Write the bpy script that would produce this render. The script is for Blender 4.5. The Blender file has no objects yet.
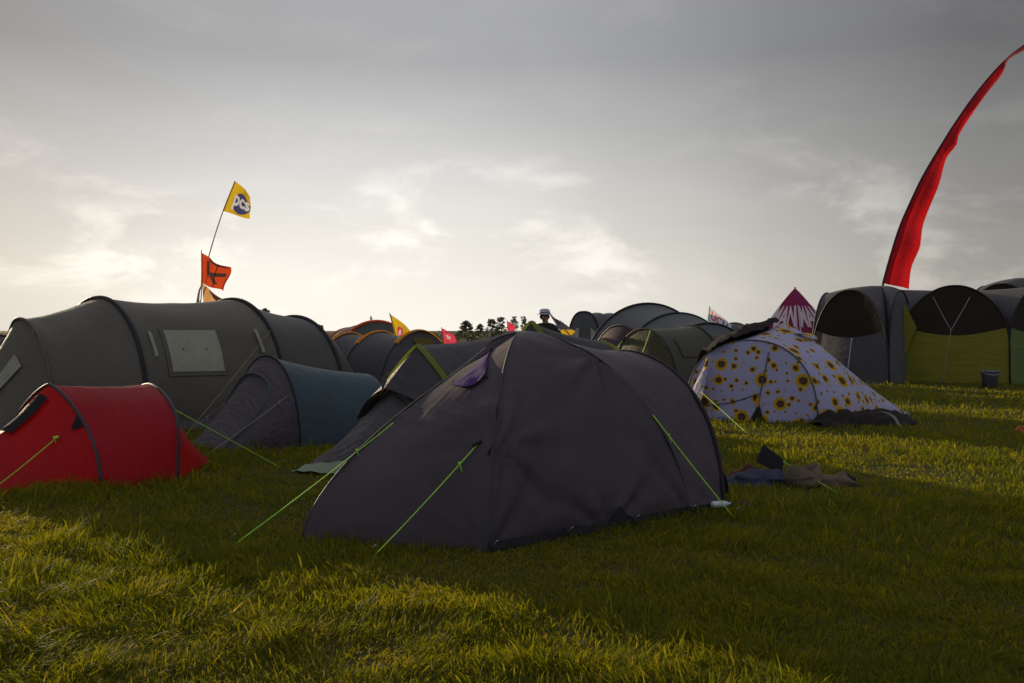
import bpy, math, random
import numpy as np
from mathutils import Vector

random.seed(7)
rng = np.random.default_rng(11)
S = bpy.context.scene
C = S.collection
R = math.radians
PI = math.pi
F, H, HY = 1000.0, 1.35, 330.0          # focal length in pixels, eye height, horizon row
SUN_AZ, SUN_EL = -36.0, 9.5             # degrees from +Y (negative: to the left), degrees above horizon
SUNV = Vector((math.sin(R(SUN_AZ)) * math.cos(R(SUN_EL)), math.cos(R(SUN_AZ)) * math.cos(R(SUN_EL)), math.sin(R(SUN_EL))))


def W(px, py, d):
    return np.array([(px - 512) / F * d, d, H - (py - HY) / F * d])


def GP(px, py):
    d = H * F / (py - HY)
    return np.array([(px - 512) / F * d, d, 0.0])


# ------------------------------------------------------------------ materials
def nodes_of(name):
    m = bpy.data.materials.new(name)
    m.use_nodes = True
    nt = m.node_tree
    nt.nodes.clear()
    return m, nt


def N(nt, t, **kw):
    n = nt.nodes.new(t)
    for k, v in kw.items():
        setattr(n, k, v)
    return n


def rgba(c):
    return (c[0], c[1], c[2], 1.0)


def mathn(nt, op, a, b=None, clamp=False):
    n = N(nt, 'ShaderNodeMath', operation=op, use_clamp=clamp)
    for i, v in enumerate((a, b)):
        if v is None:
            continue
        if isinstance(v, (int, float)):
            n.inputs[i].default_value = v
        else:
            nt.links.new(v, n.inputs[i])
    return n.outputs[0]


def mixc(nt, fac, a, b, blend='MIX'):
    n = N(nt, 'ShaderNodeMix', data_type='RGBA', blend_type=blend)
    for i, v in ((0, fac), (6, a), (7, b)):
        if isinstance(v, (int, float)):
            n.inputs[i].default_value = v
        elif isinstance(v, tuple):
            n.inputs[i].default_value = rgba(v)
        else:
            nt.links.new(v, n.inputs[i])
    return n.outputs[2]


def ramp(nt, fac, stops):
    n = N(nt, 'ShaderNodeValToRGB')
    cr = n.color_ramp
    while len(cr.elements) < len(stops):
        cr.elements.new(0.5)
    for e, (p, c) in zip(cr.elements, stops):
        e.position = p
        e.color = rgba(c)
    nt.links.new(fac, n.inputs[0])
    return n.outputs[0]


def sunflower_colour(nt, uv):
    base = (0.40, 0.375, 0.545)
    col = None
    for k, (sc, rmin, rmax, off) in enumerate(((3.5, 0.13, 0.39, 0.0), (6.6, 0.06, 0.28, 3.7))):
        mp = N(nt, 'ShaderNodeMapping')
        mp.inputs['Location'].default_value = (off, off * 1.7, 0)
        nt.links.new(uv, mp.inputs['Vector'])
        wob = N(nt, 'ShaderNodeTexNoise')
        wob.inputs['Scale'].default_value = sc * 7
        nt.links.new(mp.outputs[0], wob.inputs['Vector'])
        v = N(nt, 'ShaderNodeTexVoronoi', voronoi_dimensions='2D')
        v.inputs['Scale'].default_value = sc
        v.inputs['Randomness'].default_value = 0.62
        nt.links.new(mp.outputs[0], v.inputs['Vector'])
        sep = N(nt, 'ShaderNodeSeparateColor')
        nt.links.new(v.outputs['Color'], sep.inputs[0])
        rad = mathn(nt, 'ADD', mathn(nt, 'MULTIPLY', sep.outputs[0], rmax - rmin), rmin)
        dist = mathn(nt, 'ADD', v.outputs['Distance'], mathn(nt, 'MULTIPLY', mathn(nt, 'SUBTRACT', wob.outputs[0], 0.5), 0.14))
        q = mathn(nt, 'DIVIDE', dist, rad)
        flower = ramp(nt, mathn(nt, 'MULTIPLY', q, 0.8), [(0.0, (0.05, 0.025, 0.02)), (0.16, (0.13, 0.07, 0.03)), (0.22, (0.06, 0.025, 0.012)),
                                   (0.40, (0.09, 0.035, 0.012)), (0.46, (0.48, 0.24, 0.008)), (0.78, (0.55, 0.37, 0.015))])
        inside = mathn(nt, 'LESS_THAN', q, 1.0)
        keep = mathn(nt, 'GREATER_THAN', sep.outputs[1], 0.05 if k == 0 else 0.12)
        fac = mathn(nt, 'MULTIPLY', inside, keep)
        if k == 0:
            first = fac
        else:
            fac = mathn(nt, 'MULTIPLY', fac, mathn(nt, 'SUBTRACT', 1.0, first))
        col = mixc(nt, fac, base if col is None else col, flower)
    return col


ALB = 0.46


def fabric(name, col, trans=0.22, rough=0.55, wr=0.5, var=0.10, tcol=None, sunflower=False, sheen=0.04, dirt=True, wscale=(9.0, 1.6)):
    k_ = 1.0 if name.startswith(('flag', 'orange', 'lime_trim', 'sunflower', 'yellow', 'pale', 'clear', 'sage', 'red_', 'purple_cloth')) else ALB
    col = tuple(c * k_ for c in col)
    m, nt = nodes_of(name)
    L = nt.links.new
    tc = N(nt, 'ShaderNodeTexCoord')
    uv = tc.outputs['UV']
    big = N(nt, 'ShaderNodeTexNoise')
    big.inputs['Scale'].default_value = 1.9
    big.inputs['Detail'].default_value = 4
    L(tc.outputs['Object'], big.inputs['Vector'])
    if sunflower:
        base = sunflower_colour(nt, uv)
        base_t = base
    else:
        lo = tuple(c * (1 - var) for c in col)
        hi = tuple(c * (1 + var) for c in col)
        base = ramp(nt, big.outputs[0], [(0.3, lo), (0.7, hi)])
        base_t = None
    if dirt:   # faded mud splashes near the hem: random spots, no relation to light
        dn = N(nt, 'ShaderNodeTexNoise')
        dn.inputs['Scale'].default_value = 14
        dn.inputs['Detail'].default_value = 6
        dn.inputs['Roughness'].default_value = 0.7
        L(tc.outputs['Object'], dn.inputs['Vector'])
        spot = mathn(nt, 'MULTIPLY', mathn(nt, 'SUBTRACT', dn.outputs[0], 0.60, ), 2.2, clamp=True)
        base = mixc(nt, spot, base, tuple(0.5 * c + 0.05 for c in col) if not sunflower else (0.5, 0.47, 0.45))
    # wrinkles: creases running down the cloth, small puckers, weave
    mp = N(nt, 'ShaderNodeMapping')
    mp.inputs['Scale'].default_value = (wscale[0], wscale[1], 1)
    L(uv, mp.inputs['Vector'])
    w1 = N(nt, 'ShaderNodeTexNoise')
    w1.inputs['Scale'].default_value = 1.0
    w1.inputs['Detail'].default_value = 3
    w1.inputs['Distortion'].default_value = 0.8
    L(mp.outputs[0], w1.inputs['Vector'])
    w2 = N(nt, 'ShaderNodeTexNoise')
    w2.inputs['Scale'].default_value = 5.5
    w2.inputs['Detail'].default_value = 5
    w2.inputs['Distortion'].default_value = 1.6
    L(tc.outputs['Object'], w2.inputs['Vector'])
    hsum = mathn(nt, 'ADD', mathn(nt, 'MULTIPLY', w1.outputs[0], 0.65), mathn(nt, 'MULTIPLY', w2.outputs[0], 0.55))
    bp = N(nt, 'ShaderNodeBump')
    bp.inputs['Strength'].default_value = wr
    bp.inputs['Distance'].default_value = 0.05
    L(hsum, bp.inputs['Height'])
    p = N(nt, 'ShaderNodeBsdfPrincipled')
    L(base, p.inputs['Base Color'])
    p.inputs['Roughness'].default_value = rough
    p.inputs['Specular IOR Level'].default_value = 0.22
    p.inputs['Sheen Weight'].default_value = sheen
    p.inputs['Sheen Roughness'].default_value = 0.5
    L(bp.outputs[0], p.inputs['Normal'])
    t = N(nt, 'ShaderNodeBsdfTranslucent')
    if base_t is not None:
        L(base_t, t.inputs['Color'])
    else:
        t.inputs['Color'].default_value = rgba(tcol or tuple(min(1, c * 1.6) for c in col))
    L(bp.outputs[0], t.inputs['Normal'])
    mx = N(nt, 'ShaderNodeMixShader')
    mx.inputs[0].default_value = trans
    L(p.outputs[0], mx.inputs[1])
    L(t.outputs[0], mx.inputs[2])
    o = N(nt, 'ShaderNodeOutputMaterial')
    L(mx.outputs[0], o.inputs[0])
    return m


def solid(name, col, rough=0.6, metal=0.0, var=0.12, scale=12.0, bump=0.15):
    m, nt = nodes_of(name)
    L = nt.links.new
    tc = N(nt, 'ShaderNodeTexCoord')
    n = N(nt, 'ShaderNodeTexNoise')
    n.inputs['Scale'].default_value = scale
    n.inputs['Detail'].default_value = 5
    L(tc.outputs['Object'], n.inputs['Vector'])
    base = ramp(nt, n.outputs[0], [(0.3, tuple(c * (1 - var) for c in col)), (0.7, tuple(c * (1 + var) for c in col))])
    p = N(nt, 'ShaderNodeBsdfPrincipled')
    L(base, p.inputs['Base Color'])
    p.inputs['Roughness'].default_value = rough
    p.inputs['Metallic'].default_value = metal
    bp = N(nt, 'ShaderNodeBump')
    bp.inputs['Strength'].default_value = bump
    bp.inputs['Distance'].default_value = 0.02
    L(n.outputs[0], bp.inputs['Height'])
    L(bp.outputs[0], p.inputs['Normal'])
    o = N(nt, 'ShaderNodeOutputMaterial')
    L(p.outputs[0], o.inputs[0])
    return m


def grass_material():
    m, nt = nodes_of('grass_blades')
    L = nt.links.new
    at = N(nt, 'ShaderNodeAttribute', attribute_name='tint')
    sep = N(nt, 'ShaderNodeSeparateColor')
    L(at.outputs['Color'], sep.inputs[0])
    col = ramp(nt, sep.outputs[0], [(0.0, (0.060, 0.082, 0.016)), (0.45, (0.095, 0.112, 0.014)), (0.80, (0.140, 0.138, 0.016)), (0.93, (0.20, 0.155, 0.035)), (1.0, (0.30, 0.22, 0.075))])
    p = N(nt, 'ShaderNodeBsdfPrincipled')
    L(col, p.inputs['Base Color'])
    p.inputs['Roughness'].default_value = 0.55
    p.inputs['Specular IOR Level'].default_value = 0.06
    t = N(nt, 'ShaderNodeBsdfTranslucent')
    tcol = mixc(nt, 1.0, col, (2.7, 2.35, 0.35), 'MULTIPLY')
    L(tcol, t.inputs['Color'])
    mx = N(nt, 'ShaderNodeMixShader')
    mx.inputs[0].default_value = 0.52
    L(p.outputs[0], mx.inputs[1])
    L(t.outputs[0], mx.inputs[2])
    o = N(nt, 'ShaderNodeOutputMaterial')
    L(mx.outputs[0], o.inputs[0])
    return m


def ground_material():
    m, nt = nodes_of('turf_ground')
    L = nt.links.new
    tc = N(nt, 'ShaderNodeTexCoord')
    n1 = N(nt, 'ShaderNodeTexNoise')
    n1.inputs['Scale'].default_value = 0.6
    n1.inputs['Detail'].default_value = 6
    L(tc.outputs['Object'], n1.inputs['Vector'])
    n2 = N(nt, 'ShaderNodeTexNoise')
    n2.inputs['Scale'].default_value = 28
    n2.inputs['Detail'].default_value = 6
    L(tc.outputs['Object'], n2.inputs['Vector'])
    a = ramp(nt, n1.outputs[0], [(0.3, (0.045, 0.048, 0.012)), (0.7, (0.085, 0.075, 0.018))])
    b = ramp(nt, n2.outputs[0], [(0.35, (0.030, 0.030, 0.010)), (0.7, (0.095, 0.085, 0.022))])
    c = mixc(nt, 0.5, a, b)
    p = N(nt, 'ShaderNodeBsdfPrincipled')
    L(c, p.inputs['Base Color'])
    p.inputs['Roughness'].default_value = 0.95
    p.inputs['Specular IOR Level'].default_value = 0.1
    bp = N(nt, 'ShaderNodeBump')
    bp.inputs['Strength'].default_value = 0.9
    bp.inputs['Distance'].default_value = 0.06
    L(n2.outputs[0], bp.inputs['Height'])
    L(bp.outputs[0], p.inputs['Normal'])
    o = N(nt, 'ShaderNodeOutputMaterial')
    L(p.outputs[0], o.inputs[0])
    return m


# ------------------------------------------------------------------ objects
ORIGIN = {}


def tag(o, label, cat, group=None, kind=None):
    if label:
        o['label'] = label
    if cat:
        o['category'] = cat
    if group:
        o['group'] = group
    if kind:
        o['kind'] = kind
    return o


def thing(name, loc, label, cat, group=None):
    o = bpy.data.objects.new(name, None)
    C.objects.link(o)
    o.location = tuple(float(v) for v in loc)
    o.empty_display_size = 0.3
    ORIGIN[o] = np.array(loc, float)
    return tag(o, label, cat, group)


def mk(name, V, faces, mat, parent=None, loc=None, uv=None, smooth=True, mat_ids=None):
    """Link ONE mesh object from world-space vertices."""
    V = np.asarray(V, float).reshape(-1, 3)
    if parent is not None:
        org = ORIGIN[parent]
    else:
        org = np.array(loc if loc is not None else (V[:, 0].mean(), V[:, 1].mean(), V[:, 2].min()), float)
    me = bpy.data.meshes.new(name)
    me.from_pydata([tuple(v) for v in (V - org)], [], [tuple(int(i) for i in f) for f in faces])
    if uv is not None:
        lay = me.uv_layers.new(name='UVMap')
        idx = np.empty(len(me.loops), np.int32)
        me.loops.foreach_get('vertex_index', idx)
        lay.data.foreach_set('uv', np.asarray(uv, np.float32)[idx].ravel())
    mats = mat if isinstance(mat, (list, tuple)) else [mat]
    for q in mats:
        me.materials.append(q)
    if mat_ids is not None:
        me.polygons.foreach_set('material_index', np.asarray(mat_ids, np.int32))
    me.polygons.foreach_set('use_smooth', np.full(len(me.polygons), smooth))
    me.update()
    o = bpy.data.objects.new(name, me)
    C.objects.link(o)
    if parent is not None:
        o.parent = parent
        ORIGIN[o] = org
    else:
        o.location = tuple(org)
        ORIGIN[o] = org
    return o


class Geo:
    def __init__(s):
        s.V, s.F, s.U = [], [], []

    def n(s):
        return sum(len(v) for v in s.V)

    def add(s, V, Fs, U=None):
        b = s.n()
        V = np.asarray(V, float).reshape(-1, 3)
        s.V.append(V)
        s.F += [tuple(i + b for i in f) for f in Fs]
        s.U.append(np.zeros((len(V), 2)) if U is None else np.asarray(U).reshape(-1, 2))
        return s

    def grid(s, P, off=(0, 0), uv=None):
        n, m = P.shape[:2]
        d0 = np.zeros((n, m))
        d0[1:] = np.cumsum(np.linalg.norm(np.diff(P, axis=0), axis=2), axis=0)
        d1 = np.zeros((n, m))
        d1[:, 1:] = np.cumsum(np.linalg.norm(np.diff(P, axis=1), axis=2), axis=1)
        # use mean spacing along each axis so the pattern does not shear
        U = np.stack([d0 * 0.5 + d0.mean(1, keepdims=True) * 0.5 + off[0], d1 + off[1]], -1) if uv is None else uv
        fs = []
        for i in range(n - 1):
            for j in range(m - 1):
                a = i * m + j
                fs.append((a, a + 1, a + m + 1, a + m))
        return s.add(P.reshape(-1, 3), fs, U)

    def tube(s, pts, r, k=6, r2=None):
        pts = np.asarray(pts, float)
        n = len(pts)
        tg = np.gradient(pts, axis=0)
        tg /= np.linalg.norm(tg, axis=1, keepdims=True) + 1e-9
        ref = np.array([0.13, 0.21, 0.97])
        if abs(np.dot(tg.mean(0) / (np.linalg.norm(tg.mean(0)) + 1e-9), ref)) > 0.9:
            ref = np.array([0.97, 0.1, 0.2])
        V = []
        for i in range(n):
            a = np.cross(tg[i], ref)
            a /= np.linalg.norm(a) + 1e-9
            b = np.cross(tg[i], a)
            rr = r if r2 is None else r + (r2 - r) * i / (n - 1)
            for q in range(k):
                th = 2 * PI * q / k
                V.append(pts[i] + rr * (a * math.cos(th) + b * math.sin(th)))
        fs = []
        for i in range(n - 1):
            for q in range(k):
                fs.append((i * k + q, i * k + (q + 1) % k, (i + 1) * k + (q + 1) % k, (i + 1) * k + q))
        fs.append(tuple(range(k))[::-1])
        fs.append(tuple((n - 1) * k + q for q in range(k)))
        return s.add(V, fs)

    def box(s, c, sx, sy, sz, rz=0.0, rx=0.0):
        V = []
        for x in (-1, 1):
            for y in (-1, 1):
                for z in (-1, 1):
                    v = Vector((x * sx / 2, y * sy / 2, z * sz / 2))
                    v.rotate(__import__('mathutils').Euler((rx, 0, rz)))
                    V.append(np.array(c) + np.array(v))
        return s.add(V, [(0, 1, 3, 2), (4, 6, 7, 5), (0, 4, 5, 1), (2, 3, 7, 6), (0, 2, 6, 4), (1, 5, 7, 3)])

    def build(s, name, mat, parent=None, smooth=True, loc=None):
        return mk(name, np.concatenate(s.V), s.F, mat, parent, loc, np.concatenate(s.U), smooth)


def cat(pts, n):
    """Catmull-Rom through control points, n samples."""
    P = np.asarray(pts, float)
    P = np.vstack([2 * P[0] - P[1], P, 2 * P[-1] - P[-2]])
    k = len(P) - 3
    out = []
    for t in np.linspace(0, k - 1e-6, n):
        i = int(t)
        f = t - i
        a, b, c, d = P[i:i + 4]
        out.append(0.5 * (2 * b + (c - a) * f + (2 * a - 5 * b + 4 * c - d) * f * f + (3 * b - a - 3 * c + d) * f ** 3))
    return np.array(out)


def hoop(c, v, h, n=41, pw=1.0, qz=0.9, lean=(0, 0), bulge=0.0, peak=0.0, far=1.0):
    """An arch: c centre on the ground, v vector from centre to the near foot, h height. Points near foot -> far foot."""
    th = np.linspace(0, PI, n)
    cs, sn = np.cos(th), np.sin(th)
    w = np.sign(cs) * np.abs(cs) ** pw
    w = w * (1 + bulge * np.sin(2 * np.minimum(th, PI - th)) ** 2)
    w = np.where(w < 0, w * far, w)
    z = h * np.clip(sn, 0, 1) ** qz
    if peak:
        z = z * (1 - peak) + h * peak * (1 - np.abs(np.cos(th)))
    x = c[0] + v[0] * w + lean[0] * z / h
    y = c[1] + v[1] * w + lean[1] * z / h
    return np.stack([x, y, z], 1)


def fsin(a, b, seed):
    r = np.random.default_rng(seed)
    o = 0
    for k in range(7):
        f = 1.2 * 1.45 ** k
        an = r.uniform(0, 2 * PI)
        o = o + np.sin(f * (a * math.cos(an) + b * math.sin(an)) * 2.0 + r.uniform(0, 6.28)) / (1.35 ** k)
    return o / 3.0


def disp(P, amp, seed, fade=True):
    """Uneven cloth: push the grid along its normals by smooth noise."""
    if P.shape[0] < 3:
        return P
    a = np.gradient(P, axis=0)
    b = np.gradient(P, axis=1)
    nn = np.cross(a, b)
    nn /= np.linalg.norm(nn, axis=2, keepdims=True) + 1e-6
    k = fsin(P[..., 0] * 1.3 + P[..., 2] * 0.5, P[..., 1] * 1.3 + P[..., 2] * 1.1, seed) * amp
    if fade:
        k = k * np.clip(P[..., 2] / 0.15, 0.15, 1)
    return P + nn * k[..., None]


def pucker(P, pts, amp=0.012, waves=9, reach=0.45, seed=0):
    """Tension creases fanning out from pulled points (pegs, rope tabs, pole ends)."""
    r = np.random.default_rng(seed)
    a = np.gradient(P, axis=0)
    b = np.gradient(P, axis=1)
    nn = np.cross(a, b)
    nn /= np.linalg.norm(nn, axis=2, keepdims=True) + 1e-6
    off = 0
    for pt in pts:
        rel = P - np.asarray(pt)
        dist = np.linalg.norm(rel, axis=2)
        ang = np.arctan2(rel[..., 2], rel[..., 0] * 0.8 + rel[..., 1] * 0.6)
        w = np.sin(waves * ang + r.uniform(0, 6)) + 0.6 * np.sin(waves * 1.7 * ang + r.uniform(0, 6))
        w = np.sign(w) * np.abs(w) ** 0.7
        off = off + amp * w * np.exp(-dist / reach) * dist / (dist + 0.10)
    return P + nn * (off * np.clip(P[..., 2] / 0.05, 0, 1))[..., None]


def loft(hs, seg=9, sag=0.05, sagz=0.03, amp=0.012, seed=1):
    rows = []
    for i in range(len(hs) - 1):
        A, B = hs[i], hs[i + 1]
        for t in np.linspace(0, 1, seg, endpoint=(i == len(hs) - 2)):
            Q = A * (1 - t) + B * t
            s4 = 4 * t * (1 - t)
            c = (Q[0] + Q[-1]) / 2
            zf = Q[:, 2:3] / (Q[:, 2].max() + 1e-6)
            Q = Q.copy()
            Q[:, :2] += (c[:2] - Q[:, :2]) * sag * s4 * np.clip(zf * 1.5, 0.15, 1)
            Q[:, 2] *= 1 - sagz * s4
            rows.append(Q)
    return disp(np.array(rows), amp, seed)


def wall(hp, push=(0, 0), z0=None, z1=None, n=14, amp=0.01, seed=3):
    """Cloth filling an arch: from the ground (or height z0) up to height z1 (or the arch)."""
    a, b = hp[0], hp[-1]
    ch = b[:2] - a[:2]
    L2 = ch @ ch
    rows = []
    for u in np.linspace(0, 1, n):
        Q = hp.copy()
        f = ((hp[:, :2] - a[:2]) @ ch) / L2
        top = hp[:, 2] if z1 is None else np.minimum(hp[:, 2], z1(f))
        bot = np.zeros(len(hp)) if z0 is None else np.minimum(hp[:, 2], z0(f))
        Q[:, 2] = bot + (top - bot) * u
        rel = Q[:, 2] / (hp[:, 2] + 1e-6)
        k = np.clip(np.sin(np.clip(f, 0, 1) * PI), 0, 1) * (1 - rel ** 2)
        Q[:, 0] += push[0] * k
        Q[:, 1] += push[1] * k
        rows.append(Q)
    return disp(np.array(rows), amp, seed)


def snap(P, px, py):
    """The nearest-to-camera surface point of a grid seen at a given direction."""
    Q = P.reshape(-1, 3)
    x = 512 + Q[:, 0] / Q[:, 1] * F
    y = HY - (Q[:, 2] - H) / Q[:, 1] * F
    e = (x - px) ** 2 + (y - py) ** 2
    idx = np.argsort(e)[:6]
    return Q[idx[np.argmin(Q[idx, 1])]].copy()


def rope(a, b, mat, parent, r=0.0035, sag=0.01, name='guy_rope', runner=None):
    a, b = np.asarray(a, float), np.asarray(b, float)
    t = np.linspace(0, 1, 14)[:, None]
    P = a * (1 - t) + b * t
    P[:, 2] -= (sag * 4 * t * (1 - t))[:, 0]
    g = Geo().tube(P, r, 5)
    if runner is not None:      # the knot / tensioner with its short tail
        q = a * (1 - runner) + b * runner
        g.tube([q + [0, 0, 0.012], q, q - [0, 0, 0.012]], 0.009, 6)
        g.tube([q, q + [0.012, -0.01, -0.03], q + [0.02, -0.012, -0.055]], 0.003, 4)
    return g.build(name, mat, parent)


def peg(p, parent, mat):
    p = np.asarray(p, float)
    return Geo().tube([p + [0, 0, -0.02], p + [0.01, 0.01, 0.07], p + [0.03, 0.0, 0.085]], 0.004, 5).build('peg', mat, parent)


FOOT = []          # footprints (convex polygons) kept free of grass


def footprint(pts):
    FOOT.append(np.array([p[:2] for p in pts], float))


# ------------------------------------------------------------------ palette
M = {}
M['front_fly'] = fabric('purple_grey_fly', (0.122, 0.090, 0.104), 0.05, wr=0.30, wscale=(4, 2.0))
M['front_fly_b'] = fabric('purple_grey_fly_rear', (0.160, 0.114, 0.132), 0.07, wr=0.28, wscale=(4, 2.0))
M['front_porch'] = fabric('purple_grey_porch', (0.150, 0.117, 0.128), 0.05, rough=0.95, wr=0.16, wscale=(11, 1.2))
M['purple'] = fabric('purple_cloth', (0.050, 0.022, 0.110), 0.0, rough=0.95, sheen=0, dirt=False, wr=0.5)
M['dark_fly'] = fabric('charcoal_fly', (0.11, 0.095, 0.10), 0.08, wr=0.6)
M['dark_door'] = fabric('charcoal_door', (0.16, 0.135, 0.135), 0.10, wr=1.0, wscale=(15, 1.3))
M['lime'] = fabric('lime_trim', (0.15, 0.185, 0.02), 0.3, wr=0.2)
M['skirt'] = fabric('sage_skirt', (0.24, 0.31, 0.20), 0.2, wr=0.5)
M['sleeve'] = fabric('black_sleeve', (0.035, 0.030, 0.032), 0.0, wr=0.3, rough=0.5)
M['blue'] = fabric('blue_fly', (0.115, 0.185, 0.215), 0.12, wr=0.5)
M['blue_trim'] = fabric('blue_grey_trim', (0.16, 0.20, 0.23), 0.1, wr=0.2)
M['mauve'] = fabric('mauve_grey_porch', (0.16, 0.125, 0.14), 0.10, wr=1.0, wscale=(14, 1.3))
M['red'] = fabric('red_fly', (0.33, 0.018, 0.028), 0.50, wr=0.35, tcol=(0.75, 0.02, 0.03))
M['red_porch'] = fabric('red_porch', (0.42, 0.010, 0.012), 0.50, wr=0.7, tcol=(0.85, 0.02, 0.02))
M['grey_trim'] = fabric('grey_trim', (0.10, 0.10, 0.105), 0.0, wr=0.2)
M['olive'] = fabric('dark_olive_fly', (0.200, 0.172, 0.122), 0.05, wr=0.4)
M['olive_b'] = fabric('dark_slate_fly', (0.145, 0.138, 0.118), 0.05, wr=0.4)
M['window'] = fabric('clear_window', (0.37, 0.345, 0.25), 0.35, rough=0.2, wr=0.6, sheen=0)
M['tape'] = fabric('pale_tape', (0.27, 0.26, 0.215), 0.2, wr=0.2)
M['slate'] = fabric('slate_fly', (0.12, 0.115, 0.125), 0.10, wr=0.5)
M['orange'] = fabric('orange_trim', (0.95, 0.36, 0.015), 0.55, wr=0.2, tcol=(1.0, 0.40, 0.03))
M['red_orange'] = fabric('orange_red_trim', (0.62, 0.12, 0.03), 0.3, wr=0.2)
M['mustard'] = fabric('mustard_panel', (0.32, 0.22, 0.02), 0.3, wr=0.4)
M['grey'] = fabric('grey_fly', (0.20, 0.21, 0.21), 0.12, wr=0.45)
M['grey_pale'] = fabric('pale_grey_panel', (0.36, 0.37, 0.36), 0.25, wr=0.6)
M['khaki'] = fabric('khaki_fly', (0.135, 0.125, 0.085), 0.12, wr=0.5)
M['khaki_door'] = fabric('khaki_door', (0.175, 0.155, 0.085), 0.12, wr=0.2)
M['maroon'] = fabric('maroon_fly', (0.16, 0.10, 0.12), 0.10, wr=0.15, rough=0.75)
M['maroon_red'] = fabric('maroon_band', (0.33, 0.06, 0.05), 0.3, wr=0.5)
M['sunlit_side'] = fabric('pale_sunlit_side', (0.55, 0.22, 0.17), 0.4, wr=0.4)  # red cloth made paler: sunlight on the tent's left side put into the colour
M['sunflower'] = fabric('sunflower_print', (0.7, 0.7, 0.7), 0.20, wr=0.35, sunflower=True, sheen=0)
M['inner'] = fabric('dark_inner_cloth', (0.03, 0.022, 0.02), 0.0, wr=0.6)
M['yellow_lining'] = fabric('yellow_lining', (0.70, 0.38, 0.02), 0.5, wr=0.3)
M['tarp'] = fabric('brown_black_tarp', (0.050, 0.038, 0.032), 0.0, wr=1.0, rough=0.95, sheen=0, dirt=False)
M['shelter'] = fabric('grey_shelter_roof', (0.135, 0.125, 0.13), 0.05, wr=0.45)
M['shelter_b'] = fabric('grey_shelter_wall', (0.19, 0.17, 0.18), 0.03, wr=0.25)
M['shelter_lime'] = fabric('lime_shelter_wall', (0.48, 0.44, 0.035), 0.25, wr=0.5)
M['shelter_green'] = fabric('green_shelter_wall', (0.26, 0.36, 0.09), 0.18, wr=0.5)
M['mesh'] = fabric('brown_mesh_shade', (0.060, 0.042, 0.026), 0.0, wr=0.15, rough=0.9, sheen=0, dirt=False)  # opaque mesh; the shelter's dark interior is put into its colour
M['pink'] = fabric('pink_canvas', (0.52, 0.02, 0.17), 0.25, wr=0.4)
M['pale_letter'] = fabric('pale_pink_letter', (0.62, 0.50, 0.52), 0.2, wr=0.2)
M['flag_red'] = fabric('flag_red', (0.55, 0.010, 0.016), 0.5, wr=0.8, tcol=(0.60, 0.012, 0.014), wscale=(3, 7))
M['flag_red_dark'] = fabric('flag_red_band', (0.30, 0.008, 0.018), 0.35, wr=0.6, tcol=(0.5, 0.01, 0.02))
M['flag_yellow'] = fabric('flag_yellow', (0.62, 0.40, 0.015), 0.4, wr=0.7)
M['flag_blue'] = fabric('flag_blue', (0.09, 0.085, 0.22), 0.2, wr=0.4)
M['flag_white'] = fabric('flag_white', (0.72, 0.68, 0.66), 0.35, wr=0.5)
M['flag_orange'] = fabric('flag_orange', (0.55, 0.055, 0.016), 0.5, wr=0.8, tcol=(0.72, 0.085, 0.02))
M['flag_dark'] = fabric('flag_dark_print', (0.10, 0.055, 0.04), 0.2, wr=0.4)
M['flag_tan'] = fabric('flag_tan', (0.55, 0.30, 0.12), 0.5, wr=0.7)
M['flag_pink'] = fabric('flag_pink', (0.62, 0.05, 0.09), 0.45, wr=0.7)
M['flag_navy'] = fabric('flag_navy', (0.07, 0.07, 0.10), 0.2, wr=0.6)
M['cane'] = solid('bamboo_cane', (0.30, 0.24, 0.15), 0.6)
M['pole_grey'] = solid('pole_grey', (0.22, 0.22, 0.22), 0.4)
M['rope_lime'] = solid('lime_cord', (0.30, 0.62, 0.03), 0.6)
M['rope_white'] = solid('pale_cord', (0.27, 0.255, 0.265), 0.6)
M['rope_brown'] = solid('brown_cord', (0.20, 0.15, 0.10), 0.7)
M['steel'] = solid('steel_peg', (0.35, 0.35, 0.35), 0.35, 0.9)
M['black'] = fabric('black_nylon', (0.022, 0.018, 0.022), 0.0, wr=0.5, sheen=0, dirt=False, rough=0.8)
M['denim'] = fabric('blue_denim', (0.085, 0.10, 0.16), 0.0, wr=1.0, rough=0.9)
M['rust'] = fabric('rust_cloth', (0.22, 0.06, 0.045), 0.0, wr=0.9, rough=0.9)
M['tan'] = fabric('tan_canvas', (0.30, 0.22, 0.14), 0.05, wr=1.0, rough=0.85)
M['straw'] = fabric('greyish_straw_cloth', (0.15, 0.12, 0.075), 0.05, wr=0.9, rough=0.9)
M['white_plastic'] = solid('white_plastic', (0.50, 0.50, 0.54), 0.35)
M['bucket'] = solid('grey_bucket', (0.12, 0.115, 0.13), 0.5)
M['orange_bag'] = fabric('orange_bag', (0.42, 0.13, 0.02), 0.2, wr=0.8)
M['skin'] = solid('skin', (0.30, 0.17, 0.11), 0.55, var=0.05)
M['hat'] = fabric('pale_grey_hat', (0.42, 0.45, 0.50), 0.0, wr=0.3, rough=0.8)
M['hat_band'] = fabric('dark_hat_band', (0.07, 0.06, 0.06), 0.0, wr=0.2)
M['jacket'] = fabric('dark_jacket', (0.055, 0.040, 0.035), 0.0, wr=0.9, rough=0.9)
M['trousers'] = fabric('dark_trousers', (0.05, 0.05, 0.06), 0.0, wr=0.8, rough=0.9)
M['hair'] = solid('brown_hair', (0.07, 0.045, 0.03), 0.6)
M['leaf'] = None
GRASS = grass_material()


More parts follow.
